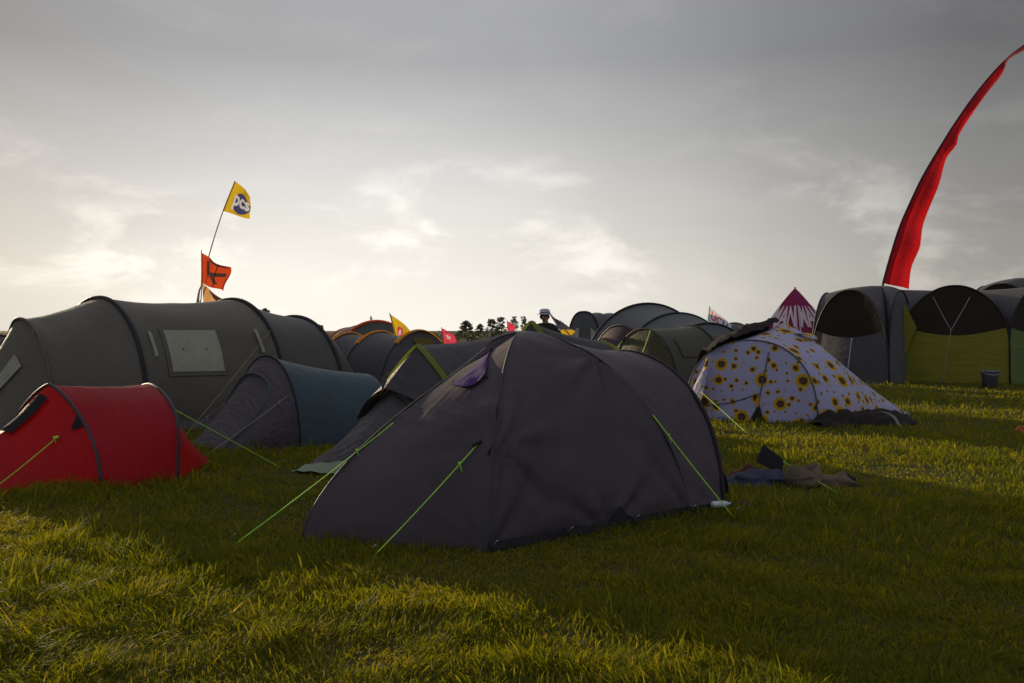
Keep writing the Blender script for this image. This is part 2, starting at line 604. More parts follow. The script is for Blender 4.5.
# ------------------------------------------------------------------ front tent
def pole(foot, apex, n=57, q=1.0, pw=1.0):
    th = np.linspace(0, PI / 2, n)
    f = (1 - np.cos(th)) ** pw
    xy = foot[:2] + (apex[:2] - foot[:2]) * f[:, None]
    return np.column_stack([xy, apex[2] * np.sin(th) ** q])


def front_tent():
    NL, NR = GP(488, 553), GP(690, 515)
    ax = (NR - NL)[:2]
    side = np.linalg.norm(ax)
    ax /= side
    nv = np.array([-ax[1], ax[0]])            # away from the camera
    wd = 2.0
    FL = NL.copy(); FL[:2] += nv * 1.15 + ax * 0.25
    FR = NR.copy(); FR[:2] += nv * wd
    A = W(521, 332.5, 7.5)
    T = GP(302, 541)
    root = thing('dome_tent', ((NL + FR)[0] / 2, (NL + FR)[1] / 2, 0),
                 'large purple-grey dome tent nearest the camera, pointed porch at left and black rear hoop', 'tent')
    pNL, pFR = pole(NL, A), pole(FR, A)
    pNR = pole(NR, A, q=1.28)
    pFL = pole(FL, A, q=1.35)
    f = np.linspace(0, 1, 57) ** 1.35
    rT = np.column_stack([T[:2] + (A[:2] - T[:2]) * f[:, None], A[2] * f ** 0.60])
    HN = GP(723, 511)
    hc = HN[:2] + nv * 1.0
    hz = hoop(hc, (HN[:2] - hc), 1.17, 49, qz=0.85)
    g = Geo()
    s1 = loft([pNL, pNR], 64, 0, 0, 0.017, 21)
    s1 = pucker(s1, [NL, NR, NL * 0.45 + NR * 0.55, W(590, 357, 7.4), W(486, 442, 6.4)], 0.024, 9, 0.50, 5)
    g.grid(s1)
    g.grid(loft([pFR, pFL], 14, 0, 0, 0.015, 22))
    g.build('fly_sheet', M['front_fly'], root)
    B = np.vstack([pNR, pFR[::-1][1:]])
    hz = hoop(hc, (HN[:2] - hc), 1.17, len(B), qz=0.85)
    s2 = loft([B, hz], 24, 0.05, 0.03, 0.012, 23)
    s2 = pucker(s2, [W(648, 413, 7.6), HN, NR], 0.012, 8, 0.35, 6)
    Geo().grid(s2).build('rear_panel', M['front_fly_b'], root)
    # porch: a crease across the near panel, wrinkles fanning from the corner
    def porch(a, b, seed):
        return loft([a, b], 60, 0, 0, 0.012, seed)
    s3 = porch(rT, pNL, 24)
    n, m = s3.shape[:2]
    uu = np.linspace(0, 1, n)[:, None]
    vv = np.linspace(0, 1, m)[None, :]
    cr = np.exp(-((vv - 0.30 - 0.16 * uu) / 0.05) ** 2) * np.clip(uu * 1.4 - 0.3, 0, 1) * 0.03
    rad = 0.002 * np.sin(uu * 46 + 3 * np.sin(vv * 5)) * np.clip(vv * 2, 0, 1) * np.clip((0.9 - vv) * 3, 0, 1) * np.clip(uu * 3, 0, 1)
    s3[..., 1] -= cr
    s3 = pucker(s3, [T, NL, W(486, 442, 6.35), W(390, 421, 6.9)], 0.013, 11, 0.35, 8)
    g = Geo()
    g.grid(s3)
    g.grid(porch(pFL, rT, 25))
    pr = g.build('porch', M['front_porch'], root)
    # piping on the porch edges
    Geo().tube(pNL + [0, -0.004, 0.004], 0.006).build('seam_piping', M['grey_trim'], root)
    Geo().tube(rT + [0, 0, 0.002], 0.006).build('seam_piping', M['grey_trim'], root)
    Geo().tube(pNR[:44] + [0, -0.001, 0.001], 0.004).build('seam_piping', M['front_fly'], root)
    Geo().tube(hz + [0, 0, 0.004], 0.017, 8).build('pole_sleeve', M['sleeve'], root)
    endw = wall(hz, (ax[0] * 0.10, ax[1] * 0.10), seed=31)
    Geo().grid(endw).build('rear_door', M['front_fly_b'], root)
    # purple lining bulging out beside the rear hoop
    q = [W(718, 462, 7.9), W(727, 480, 7.95), W(729, 500, 7.95), W(722, 507, 7.85)]
    q2 = [W(714, 462, 8.2), W(722, 480, 8.3), W(722, 498, 8.3), W(718, 505, 8.2)]
    Geo().grid(np.array([cat(q, 8), (cat(q, 8) + cat(q2, 8)) / 2 + [0.02, 0, 0], cat(q2, 8)])).build('door_flap', M['purple'], root)
    Geo().box(W(719.3, 472, 7.80), 0.008, 0.004, 0.075, rz=0.5).build('zip_pull', M['white_plastic'], root)
    # purple vent hood on the porch
    edge = [snap(s3, x, y) for x, y in ((490, 349), (479, 360), (466, 372), (452, 383))]
    lip = [(490, 352), (486, 371), (476, 383), (466, 386), (452, 384)]
    e = cat(edge, 12)
    l = []
    for i, (x, y) in enumerate(lip):
        p = snap(s3, x, y)
        k = (0.0, 0.045, 0.035, 0.05, 0.0)[i]
        l.append(W(x, y, p[1] - k))
    l = cat(l, 12)
    rows = []
    for t in np.linspace(0, 1, 7):
        r_ = e * (1 - t) + l * t
        r_[:, 2] += 0.025 * math.sin(t * PI)
        r_[:, 1] -= 0.012 * np.sin(np.linspace(0, 3.2 * PI, 12)) * t + 0.006
        rows.append(r_)
    v = Geo().grid(np.array(rows)).build('vent_hood', M['purple'], root)
    # dark mesh of the vent under the hood
    mq = [snap(s3, x, y) + [0, -0.012, 0] for x, y in ((488, 355), (470, 376), (486, 378))]
    mk('vent_mesh', mq, [(0, 1, 2)], M['inner'], root)
    # dark mud flap along the hem
    hem = np.array([NL, NL * 0.5 + NR * 0.5, NR, HN])
    h2 = cat(hem, 30)
    d_ = np.array([ax[1], -ax[0], 0]) * 0.015
    strip = np.array([h2 + d_, h2 + [0, 0, 0.065] + d_ * 0.6])
    Geo().grid(strip).build('mud_flap', M['sleeve'], root)
    # pegs, loops and reinforcement patches along the hem
    for t in (0.0, 0.33, 0.66, 0.98):
        p_ = NL * (1 - t) + NR * t + np.array([ax[1], -ax[0], 0]) * 0.05
        Geo().tube(cat([NL * (1 - t) + NR * t + [0, 0, 0.07], p_ + [0, 0, 0.05], p_ + [0, 0, 0.02]], 8), 0.006, 5).build('peg_loop', M['sleeve'], root)
        peg(p_, root, M['steel'])
    for x_, y_, w_, h_ in ((622, 512, 0.10, 0.09), (486, 441, 0.05, 0.06)):
        c_ = snap(s1, x_, y_) + np.array([ax[1], -ax[0], 0]) * 0.008
        mk('reinforcement', [c_ + np.append(ax * -w_, 0) + [0, 0, -h_ / 2], c_ + np.append(ax * w_, 0) + [0, 0, -h_ / 2], c_ + [0, 0, h_ / 2]], [(0, 1, 2)], M['sleeve'], root)
    # guy ropes
    a1 = snap(s3, 390, 421)
    rope(a1, GP(231, 547), M['rope_lime'], root, 0.0042, 0.01, runner=0.24)
    a2 = snap(s3, 474, 441)
    rope(a2 + [0, -0.01, 0], GP(371, 559), M['rope_lime'], root, 0.0040, 0.01, runner=0.18)
    a3 = snap(s2, 648, 413)
    rope(a3 + [0, -0.01, 0], GP(735, 519), M['rope_lime'], root, 0.0045, 0.005, runner=0.2)
    a4 = hz[33]
    rope(a4, GP(840, 493), M['rope_lime'], root, 0.0045, 0.0, runner=0.1) if False else None
    for p in (GP(231, 547), GP(371, 559), GP(735, 519)):
        peg(p, root, M['steel'])
    g = Geo()
    g.tube([a2 + [0.02, -0.005, 0.02], a2 + [-0.03, -0.02, -0.01]], 0.012, 6)
    g.build('rope_tab', M['sleeve'], root)
    footprint([T, NL, NR, HN, HN + np.append(nv * 2, 0), FR, FL])


front_tent()


# ------------------------------------------------------------------ small dark tents with lime trim
def lime_tent(loc, label, group, c1, c2, v1, v2, h1, h2, porch_c, porch_v, tail_c, tail_v, skirt=True, seed=40, rear_lime=True):
    root = thing('dome_tent', loc, label, 'tent', group)
    A = hoop(c1, v1, h1, qz=0.8, pw=0.95, peak=0.55)
    B = hoop(c2, v2, h2, qz=0.85, peak=0.25)
    T = hoop(tail_c, tail_v, 0.05)
    Pq = hoop(porch_c, porch_v, 0.03)
    s = loft([A, B, T], 10, 0.04, 0.03, 0.012, seed)
    Geo().grid(s).build('fly_sheet', M['dark_fly'], root)
    d = (np.array(porch_c) - np.array(c1))
    d = d / np.linalg.norm(d)
    # hood panel hanging forward over the door
    A2 = A.copy()
    k = np.clip(A2[:, 2] / h1, 0, 1)
    A2[:, :2] += d * 0.34 * k[:, None]
    A2[:, 2] = A2[:, 2] * (1 - 0.33 * k)
    hk = A[:, 2] > 0.42 * h1
    Geo().grid(loft([A[hk], A2[hk]], 7, 0, 0, 0.006, seed + 1)).build('porch_hood', M['dark_fly'], root)
    Ai = A.copy()
    ki = np.clip((A[:, 2] / h1 - 0.35) / 0.3, 0, 1)
    Ai[:, :2] += d * 0.10 * ki[:, None]
    Ai[:, 2] *= 1 - 0.22 * ki
    pf = loft([Ai, Pq], 18, 0.02, 0.02, 0.012, seed + 2)
    n = pf.shape[0]
    pf[..., 2] += 0.006 * np.sin(np.linspace(0, 40, pf.shape[1]))[None, :]
    Geo().grid(pf).build('porch_door', M['dark_door'], root)
    up = A + [0, 0, 0.012]
    band = np.array([up + np.append(d * 0.035, -0.006), up + [0, 0, 0.006], up - np.append(d * 0.035, 0.004)])
    Geo().grid(band).build('lime_piping', M['lime'], root)
    if rear_lime:
        up = B + [0, 0, 0.012]
        band = np.array([up + np.append(d * 0.035, -0.006), up + [0, 0, 0.006], up - np.append(d * 0.035, 0.004)])
        Geo().grid(band).build('lime_piping', M['lime'], root)
    if skirt:
        sk = []
        for t in (0.86, 0.93, 1.0):
            i = min(n - 1, int(round(t * (n - 1))))
            sk.append(pf[i] + np.append(d * 0.018, 0.010))
        Geo().grid(np.array(sk)).build('hem_skirt', M['skirt'], root)
    footprint([porch_c + np.array(porch_v), np.array(c1) + v1, np.array(c2) + v2, np.array(tail_c) + tail_v,
               np.array(tail_c) - tail_v, np.array(c2) - v2, np.array(c1) - v1, porch_c - np.array(porch_v)])
    return root, s, pf, A


axd = np.array([0.58, 0.81]); pv = np.array([0.81, -0.58])
c1 = np.array([-0.90, 9.55])
r2, s_, pf2, A_ = lime_tent((-0.6, 10.2, 0), 'charcoal tent with lime-edged hood and pale green hem, just left of the largest tent', 'charcoal tents with lime trim',
                  c1, c1 + axd * 1.55, pv * 0.80, pv * 0.95, 1.20, 1.34, np.array([-1.62, 9.12]), np.array([0.45, -0.33]),
                  c1 + axd * 3.0, pv * 0.6, seed=41, rear_lime=False)
for pa, pb in (((383, 380), (232, 427)),):
    pass
rope(snap(pf2, 378, 388), GP(300, 492) * [1, 1, 0], M['rope_brown'], r2, 0.003) if False else None
# the lit turned-back flap at the corner of its hood
f0 = snap(pf2, 384, 384)
fl = np.array([W(392, 366, 9.15), W(381, 378, 9.2), W(382, 393, 9.2), W(387, 381, 9.12)])
mk('hood_flap', fl, [(0, 1, 2), (0, 2, 3)], M['dark_door'], r2)

c1 = np.array([0.22, 11.2])
axe = np.array([0.86, 0.25]); axe /= np.linalg.norm(axe); pve = np.array([axe[1], -axe[0]])
lime_tent((0.6, 11.3, 0), 'charcoal tent with lime-trimmed peaks, half hidden behind the largest tent', 'charcoal tents with lime trim',
          c1, c1 + axe * 0.85, np.array([0.62, -0.55]), np.array([0.62, -0.55]), 1.44, 1.22, c1 - axe * 0.9, pve * 0.5,
          c1 + axe * 1.9, pve * 0.5, skirt=False, seed=45)


# ------------------------------------------------------------------ blue tent
def blue_tent():
    ax = np.array([0.67, 0.74]); nv = np.array([0.74, -0.67])
    c = np.array([-2.92, 11.9])
    root = thing('tunnel_tent', (c[0], c[1], 0), 'low blue tunnel tent with mauve-grey porch and pale guy ropes', 'tent')
    A = hoop(c, nv * 0.66, 1.04, qz=0.9)
    B = hoop(c + ax * 1.5, nv * 0.58, 0.78)
    T = hoop(c + ax * 2.3, nv * 0.35, 0.12)
    s = loft([A, B, T], 10, 0.05, 0.04, 0.010, 51)
    Geo().grid(s).build('fly_sheet', M['blue'], root)
    P = hoop(c - ax * 0.86 + np.array([0.05, 0.0]), nv * 0.42, 0.03)
    pf = loft([A, P], 16, 0.03, 0.03, 0.014, 52)
    Geo().grid(pf).build('porch_door', M['mauve'], root)
    Geo().tube(A + [0, 0, 0.006], 0.014).build('pole_sleeve', M['sleeve'], root)
    # blue-grey zip band round the door
    n, m = pf.shape[:2]
    rows = []
    path = [(15, 7), (12, 8), (8, 9), (4, 11), (3, 14), (3, 20), (3, 26), (5, 31)]
    pts = np.array([pf[i, j] for i, j in path]) + [-0.01, -0.018, 0.012]
    pts = cat(pts, 30)
    Geo().grid(np.array([pts + [-0.012, -0.012, 0.008], pts + [0.004, -0.004, 0.0], pts + [0.016, 0.014, -0.008]])).build('zip_band', M['blue_trim'], root)
    a = snap(s, 279, 383)
    rope(pf[1, 8] + [0, -0.01, 0], GP(206, 455), M['rope_white'], root, 0.0035, 0.01, runner=0.12)
    rope(pf[1, 32], GP(187, 432), M['rope_white'], root, 0.0035, 0.01, runner=0.6)
    footprint([P[0], A[0], B[0], T[0], T[-1], B[-1], A[-1], P[-1]])


blue_tent()


# ------------------------------------------------------------------ red pop-up tent
def red_tent():
    root = thing('pop_up_tent', (-3.7, 9.1, 0), 'small red pop-up tent with grey hoop edging and green guy ropes', 'tent')
    A = hoop(np.array([-4.14, 8.95]), np.array([0.64, -0.44]), 0.86, qz=0.95, pw=1.55)
    B = hoop(np.array([-3.44, 9.50]), np.array([0.50, -0.70]), 0.83, qz=0.75, bulge=0.22)
    s = pucker(loft([A, B], 34, 0.03, 0.02, 0.012, 61), [A[12], B[12], A[0], B[0]], 0.008, 9, 0.3, 2)
    Geo().grid(s).build('fly_sheet', M['red'], root)
    T = hoop(np.array([-3.02, 9.95]), np.array([0.02, -0.24]), 0.03)
    B0 = B.copy(); B0[:, 2] *= 0.85
    e = loft([B, T], 10, 0.03, 0.1, 0.010, 62)
    Geo().grid(e).build('rear_panel', M['red_porch'], root)
    P = hoop(np.array([-4.95, 8.35]), np.array([0.38, -0.25]), 0.04)
    A1 = A.copy()
    pf = pucker(loft([A1, P], 18, 0.10, 0.22, 0.018, 63), [P[0], A[9], P[8]], 0.014, 9, 0.35, 4)
    Geo().grid(pf).build('porch_door', M['red_porch'], root)
    for q in (A, B):
        Geo().tube(q + [0, 0, 0.004], 0.015, 8).build('hoop_edging', M['grey_trim'], root)
    # dark vent window high on the porch
    vp = np.array([[pf[i, j] for j in range(16, 24)] for i in (1, 3, 5, 6)]) + [-0.012, -0.02, 0.014]
    Geo().grid(vp).build('vent_window', M['black'], root)
    # black webbing gusset by the hoop
    g = [A[10] + [-0.01, -0.02, 0], A[8] + [-0.01, -0.02, 0], (A[9] + pf[2, 8]) / 2 + [-0.03, -0.02, -0.01]]
    mk('gusset', g, [(0, 1, 2)], M['black'], root)
    a = pf[3, 9] + [0, -0.02, 0.01]
    rope(a, W(-20, 487, 8.0) * [1, 1, 0], M['rope_lime'], root, 0.004, 0.01)
    Geo().tube(cat([a, a + [-0.01, 0, -0.12], a + [-0.035, 0, -0.27]], 8), 0.004, 5).build('guy_rope', M['rope_lime'], root)
    Geo().tube([a + [-0.02, 0, 0.01], a, a + [0.02, 0, 0.015]], 0.014, 6).build('rope_knot', M['rope_lime'], root)
    b = snap(s, 181, 418)
    rope(B[10] + [0.01, 0, 0], GP(283, 469), M['rope_lime'], root, 0.0042, 0.0)
    peg(GP(283, 469), root, M['steel'])
    rope(pf[4, 30], W(-60, 455, 9.0) * [1, 1, 0], M['rope_lime'], root, 0.004, 0.0)
    footprint([P[0], A[0], B[0], T[0], T[-1], B[-1], A[-1], P[-1]])


red_tent()


# ------------------------------------------------------------------ large olive tunnel tent
def big_tunnel():
    ax = np.array([0.707, 0.707]); nv = np.array([0.707, -0.707])
    c1 = np.array([-5.93, 14.3])
    root = thing('tunnel_tent', (-5.2, 15.0, 0), 'large dark olive tunnel tent with square clear window, behind the red tent', 'tent')
    hp = [(-1.07, 1.25, 1.49), (0.0, 1.62, 1.80), (2.1, 1.62, 1.82), (3.25, 1.45, 1.56)]
    hs = [hoop(c1 + ax * t, nv * w, h, 49, qz=0.85, pw=0.95, far=0.5 if t < -1 else 1.0) for t, w, h in hp]
    secs = []
    s = loft(hs[:3], 14, 0.045, 0.03, 0.014, 71)
    Geo().grid(s).build('fly_sheet', M['olive'], root)
    T = hoop(c1 + ax * 4.2, nv * 0.9, 0.08, 49)
    s3 = loft([hs[2], hs[3]], 10, 0.04, 0.03, 0.014, 72)
    Geo().grid(s3).build('bedroom_section', M['olive_b'], root)
    Geo().grid(loft([hs[3], T], 10, -0.12, -0.2, 0.014, 73)).build('end_panel', M['olive_b'], root)
    P = hoop(c1 - ax * 1.95, nv * 0.75, 0.05, 49, far=0.6)
    pf = loft([hs[0], P], 14, 0.06, 0.06, 0.012, 74)
    Geo().grid(pf).build('porch_door', M['olive'], root)
    for i, q in enumerate(hs):
        Geo().tube(q + [0, 0, 0.015], 0.03 if i else 0.022, 8).build('pole_sleeve', M['sleeve'] if i else M['olive'], root)
    # window on the side between the two middle hoops
    side = s[13:27]

    def sp(u, v, off=0.014):
        i = u * (side.shape[0] - 1); j = v * (side.shape[1] - 1)
        i0, j0 = min(int(i), side.shape[0] - 2), min(int(j), side.shape[1] - 2)
        a, b = i - i0, j - j0
        p = (side[i0, j0] * (1 - a) * (1 - b) + side[i0 + 1, j0] * a * (1 - b) + side[i0, j0 + 1] * (1 - a) * b + side[i0 + 1, j0 + 1] * a * b)
        return p + np.append(nv * off, off * 0.6)
    best = {}
    for key, (x, y) in dict(tl=(163, 331), tr=(214, 331), bl=(172, 373), br=(226, 371)).items():
        e = []
        for u in np.linspace(0, 1, 60):
            for v in np.linspace(0.02, 0.5, 80):
                p = sp(u, v)
                e.append(((512 + p[0] / p[1] * F - x) ** 2 + (HY - (p[2] - H) / p[1] * F - y) ** 2, u, v))
        best[key] = min(e)[1:]

    def wp(a, b, off):
        u = (best['bl'][0] * (1 - a) + best['br'][0] * a) * (1 - b) + (best['tl'][0] * (1 - a) + best['tr'][0] * a) * b
        v = (best['bl'][1] * (1 - a) + best['br'][1] * a) * (1 - b) + (best['tl'][1] * (1 - a) + best['tr'][1] * a) * b
        return sp(u, v, off)
    fr = Geo().grid(np.array([[wp(a, b, 0.012) for b in np.linspace(-0.08, 1.08, 10)] for a in np.linspace(-0.07, 1.07, 12)])).build('window_frame', M['olive'], root)
    Geo().grid(np.array([[wp(a, b, 0.02) for b in np.linspace(0, 1, 10)] for a in np.linspace(0, 1, 12)])).build('window_pane', M['window'], fr)
    for a in (0.28, 0.72):
        q = wp(a, 0.5, 0.03)
        Geo().tube([q, q + [0.004, -0.02, 0]], 0.010, 6).build('curtain_toggle', M['sleeve'], fr)
    # pale storm straps beside the two hoops
    for i, off in ((13, 0.30), (26, -0.10)):
        row = s[i]
        pts = row[8:13] + np.append(nv * 0.03, 0.02) + np.append(ax * off, 0)
        Geo().grid(np.array([pts - np.append(ax * 0.025, 0), pts + np.append(ax * 0.025, 0)])).build('storm_strap', M['tape'], root)
    # porch window
    q = np.array([[pf[i, j] for j in range(13, 18)] for i in (3, 6, 9, 11)]) + [0, -0.03, 0.02]
    Geo().grid(q).build('porch_window', M['window'], root)
    # mud skirt along the near side
    base = np.array([h_[0] for h_ in hs])
    bb = cat(base, 30)
    sk = np.array([bb + np.append(nv * 0.22, 0.01), bb + np.append(nv * 0.1, 0.05), bb + np.append(nv * 0.0, 0.12)])
    Geo().grid(disp(sk, 0.02, 5, False)).build('mud_skirt', M['slate'], root)
    rope(hs[0][17] + [0, -0.03, 0], W(45, 388, 12.6) * [1, 1, 0.6], M['rope_brown'], root, 0.005, 0.02)
    rope(hs[2][12] + np.append(nv * 0.03, 0), W(176, 440, 11.6) * [1, 1, 0], M['rope_brown'], root, 0.005, 0.02)
    footprint([P[0], hs[0][0], hs[1][0], hs[2][0], hs[3][0], T[0], T[-1], hs[3][-1], hs[2][-1], hs[1][-1], hs[0][-1], P[-1]])


big_tunnel()


# ------------------------------------------------------------------ tents with orange hoops
def orange_tent():
    ax = np.array([0.8, -0.6]); nv = np.array([-0.6, -0.8])
    b = np.array([-2.38, 18.0])
    root = thing('tunnel_tent', (b[0], b[1], 0), 'slate tunnel tent with three bright orange hoops and a mustard door panel', 'tent')
    hs = [hoop(b + ax * t, nv * w, h, 41, qz=0.85) for t, w, h in ((-0.78, 0.92, 1.29), (0, 1.0, 1.315), (0.95, 1.0, 1.33))]
    T = hoop(b - ax * 1.5, nv * 0.5, 0.1)
    Geo().grid(loft([T] + hs, 9, 0.05, 0.05, 0.012, 81)).build('fly_sheet', M['slate'], root)
    P = hoop(b + ax * 1.6, nv * 0.7, 0.04)
    pf = loft([hs[2], P], 10, -0.03, -0.05, 0.01, 82)
    Geo().grid(pf).build('porch_door', M['slate'], root)
    Geo().grid(pf[1:7, 17:24] + [0.01, -0.03, 0.01]).build('door_panel', M['mustard'], root)
    for q in hs:
        qq = q[q[:, 2] > 0.80 * q[:, 2].max()]
        band = np.array([qq + np.append(ax * 0.05, 0.01), qq + [0, 0, 0.035], qq + np.append(-ax * 0.06, 0.01)])
        Geo().grid(band).build('orange_hoop', M['orange'], root)
        Geo().tube(q + [0, 0, 0.003], 0.014, 6).build('pole_sleeve', M['sleeve'], root)
    rope(hs[1][8], GP(335, 402), M['rope_brown'], root, 0.006)
    footprint([T[0], hs[0][0], hs[2][0], P[0], P[-1], hs[2][-1], hs[0][-1], T[-1]])
    # the one behind
    c = np.array([-3.18, 22.0])
    root = thing('dome_tent', (c[0], c[1], 0), 'dark dome tent with thin red-orange poles rising behind the orange-hooped tunnel tent', 'tent')
    ax = np.array([0.9, -0.43]); nv = np.array([-0.55, -0.83])
    A = hoop(c - ax * 0.45, np.array([-0.75, -0.5]), 1.38, qz=0.85)
    B = hoop(c + ax * 0.25, np.array([-0.95, -0.6]), 1.54, qz=0.85)
    T1 = hoop(c - ax * 1.5, nv * 0.6, 0.06)
    T2 = hoop(c + ax * 1.6, nv * 0.6, 0.06)
    Geo().grid(loft([T1, A, B, T2], 9, -0.04, -0.01, 0.012, 83)).build('fly_sheet', M['olive_b'], root)
    for q in (A, B):
        Geo().tube(q + [0, 0, 0.01], 0.028, 7).build('orange_pole', M['red_orange'], root)
    footprint([T1[0], A[0], B[0], T2[0], T2[-1], B[-1], A[-1], T1[-1]])


orange_tent()


# ------------------------------------------------------------------ centre-right group
def grey_tunnel():
    root = thing('tunnel_tent', (4.0, 25.0, 0), 'big blue-grey tunnel tent with dark stepped hoops, tallest between person and white flag', 'tent')
    cs = [((3.05, 26.1), (-1.15, -0.85), 1.72), ((3.50, 25.6), (-1.75, -0.75), 2.02), ((4.12, 24.7), (-1.55, -0.75), 1.76), ((4.68, 23.8), (-1.35, -0.7), 1.50)]
    hs = [hoop(np.array(c), np.array(v), h, 41, qz=0.95) for c, v, h in cs]
    T = hoop(np.array([5.6, 22.9]), np.array([-0.7, -0.4]), 0.15)
    Geo().grid(loft(hs + [T], 9, 0.02, 0.03, 0.012, 91)).build('fly_sheet', M['grey'], root)
    for q in hs:
        Geo().tube(q + [0, 0, 0.01], 0.03, 7).build('pole_sleeve', M['sleeve'], root)
    P = hoop(np.array([2.7, 26.6]), np.array([-0.9, -0.7]), 0.05)
    Geo().grid(loft([hs[0], P], 8, -0.05, -0.1, 0.01, 92)).build('porch_door', M['grey_pale'], root)
    footprint([P[0], hs[0][0], hs[1][0], T[0], T[-1], hs[1][-1], P[-1]])


def grey_shelter():
    root = thing('tunnel_tent', (2.3, 29.5, 0), 'small grey tent with pale window panels, leftmost of the grey tents behind', 'tent')
    ax = np.array([0.45, 0.9]); nv = np.array([0.75, -0.35])
    c = np.array([2.32, 29.6])
    hs = [hoop(c + ax * t, nv * 0.64, 1.88, 33, pw=0.75, qz=0.6) for t in (-0.5, 0.5, 1.5)]
    Geo().grid(loft(hs, 6, 0.02, 0.02, 0.01, 93)).build('fly_sheet', M['grey'], root)
    w = wall(hs[0], (0, -0.05))
    fw = Geo().grid(w).build('front_wall', M['grey'], root)
    for a, b in ((6, 14), (18, 26)):
        Geo().grid(w[6:11, a:b] + [0, -0.02, 0]).build('window_panel', M['grey_pale'], root)
    Geo().grid(wall(hs[2])).build('rear_wall', M['grey'], root)
    Geo().tube(hs[0], 0.03, 6).build('pole_sleeve', M['sleeve'], root)
    footprint([hs[0][0], hs[2][0], hs[2][-1], hs[0][-1]])


def maroon_tent():
    ax = np.array([0.83, 0.55]); nv = np.array([0.55, -0.83])
    c = np.array([2.26, 19.6])
    root = thing('dome_tent', (c[0], c[1], 0), 'maroon dome tent with a red lower band, beside the khaki tent', 'tent')
    A = hoop(c - ax * 0.2, nv * 0.98, 1.44, qz=0.85)
    B = hoop(c + ax * 1.2, nv * 0.95, 1.32, qz=0.85)
    T = hoop(c + ax * 2.1, nv * 0.5, 0.1)
    P = hoop(c - ax * 1.1 + np.array([-0.05, 0.1]), nv * 0.5, 0.05)
    Geo().grid(loft([A, B, T], 9, 0.02, 0.03, 0.012, 94)).build('fly_sheet', M['maroon'], root)
    pf = loft([A, P], 12, 0.02, 0.02, 0.012, 95)
    Geo().grid(pf).build('porch_door', M['maroon'], root)
    Geo().grid(pf[4:, 3:-2] + [-0.01, -0.025, 0.01]).build('red_band', M['maroon_red'], root)
    Geo().grid(pf[2:, -6:] + [-0.02, -0.03, 0.012]).build('sunlit_strip', M['sunlit_side'], root)  # sunlit left side painted as a paler strip
    s = loft([A, B], 9, 0.02, 0.03, 0.012, 94)
    Geo().grid(s[:, :13] + np.append(nv * 0.012, 0.006)).build('red_band', M['maroon_red'], root)
    Geo().tube(A + [0, 0, 0.006], 0.02, 7).build('pole_sleeve', M['sleeve'], root)
    footprint([P[0], A[0], B[0], T[0], T[-1], B[-1], A[-1], P[-1]])


def khaki_tent():
    ax = np.array([0.86, 0.5]); nv = np.array([0.55, -0.83])
    c = np.array([2.36, 18.0])
    root = thing('tunnel_tent', (c[0] + 0.4, c[1], 0), 'khaki tunnel tent with lime guy ropes across its arched door', 'tent')
    A = hoop(c, nv * 0.95, 1.37, 41, qz=0.85)
    B = hoop(c + ax * 1.1, nv * 0.95, 1.43, 41, qz=0.85)
    D = hoop(c + ax * 2.0, nv * 0.8, 1.22, 41, qz=0.85)
    T = hoop(c + ax * 2.6, nv * 0.55, 0.3, 41)
    s = loft([A, B, D, T], 9, 0.02, 0.02, 0.010, 96)
    Geo().grid(s).build('fly_sheet', M['khaki'], root)
    w = wall(A, (-0.08, -0.05))
    dr = Geo().grid(w).build('arched_door', M['khaki_door'], root)
    for q in (A, B):
        Geo().tube(q + [0, 0, 0.005], 0.016, 7).build('pole_sleeve', M['sleeve'], root)
    Geo().grid(s[2:8, 8:14] + np.append(nv * 0.02, 0.01)).build('window_panel', M['khaki'], root)
    rope(A[17] + [-0.02, -0.02, 0], W(640, 360, 16.6), M['rope_lime'], root, 0.008)
    rope(A[28] + [-0.02, -0.02, 0], W(612, 352, 17.2), M['rope_lime'], root, 0.008)
    q = wall(A, (-0.10, -0.06))
    Geo().tube(cat([q[5, 13], q[8, 11], q[6, 9], q[2, 8]], 12) + [-0.01, -0.02, 0], 0.012, 6).build('door_zip', M['sleeve'], root)
    footprint([A[0], B[0], D[0], T[0], T[-1], D[-1], A[-1]])


def far_domes():
    # small grey dome peeping between the UCU flag and the tarp
    c = np.array([5.9, 26.5])
    root = thing('dome_tent', (c[0], c[1], 0), 'tiny grey dome top peeping out right of the white flag', 'tent')
    A = hoop(c, np.array([0.75, -0.3]), 1.53, 25)
    T1 = hoop(c + np.array([0.4, 0.9]), np.array([0.5, -0.2]), 0.05, 25)
    T2 = hoop(c - np.array([0.4, 0.9]), np.array([0.5, -0.2]), 0.05, 25)
    Geo().grid(loft([T1, A, T2], 8, -0.1, -0.25, 0.01, 97)).build('fly_sheet', M['grey'], root)
    Geo().tube(A + [0, 0, 0.01], 0.02).build('pole_sleeve', M['sleeve'], root)
    # dark purple tent at the far left edge
    c = np.array([-9.55, 18.4])
    root = thing('dome_tent', (c[0], c[1], 0), 'dark purple tent cut off by the left edge behind the olive tunnel tent', 'tent')
    A = hoop(c, np.array([0.9, -0.4]), 1.25, 25, pw=0.8, qz=0.6)
    T1 = hoop(c + np.array([0.4, 1.2]), np.array([0.8, -0.3]), 0.05, 25)
    T2 = hoop(c - np.array([0.4, 1.2]), np.array([0.8, -0.3]), 0.05, 25)
    Geo().grid(loft([T1, A, T2], 8, -0.1, -0.25, 0.01, 98)).build('fly_sheet', M['front_fly'], root)
    Geo().tube(A + [0, 0, 0.01], 0.02).build('pole_sleeve', M['sleeve'], root)


grey_tunnel(); grey_shelter(); maroon_tent(); khaki_tent(); far_domes()


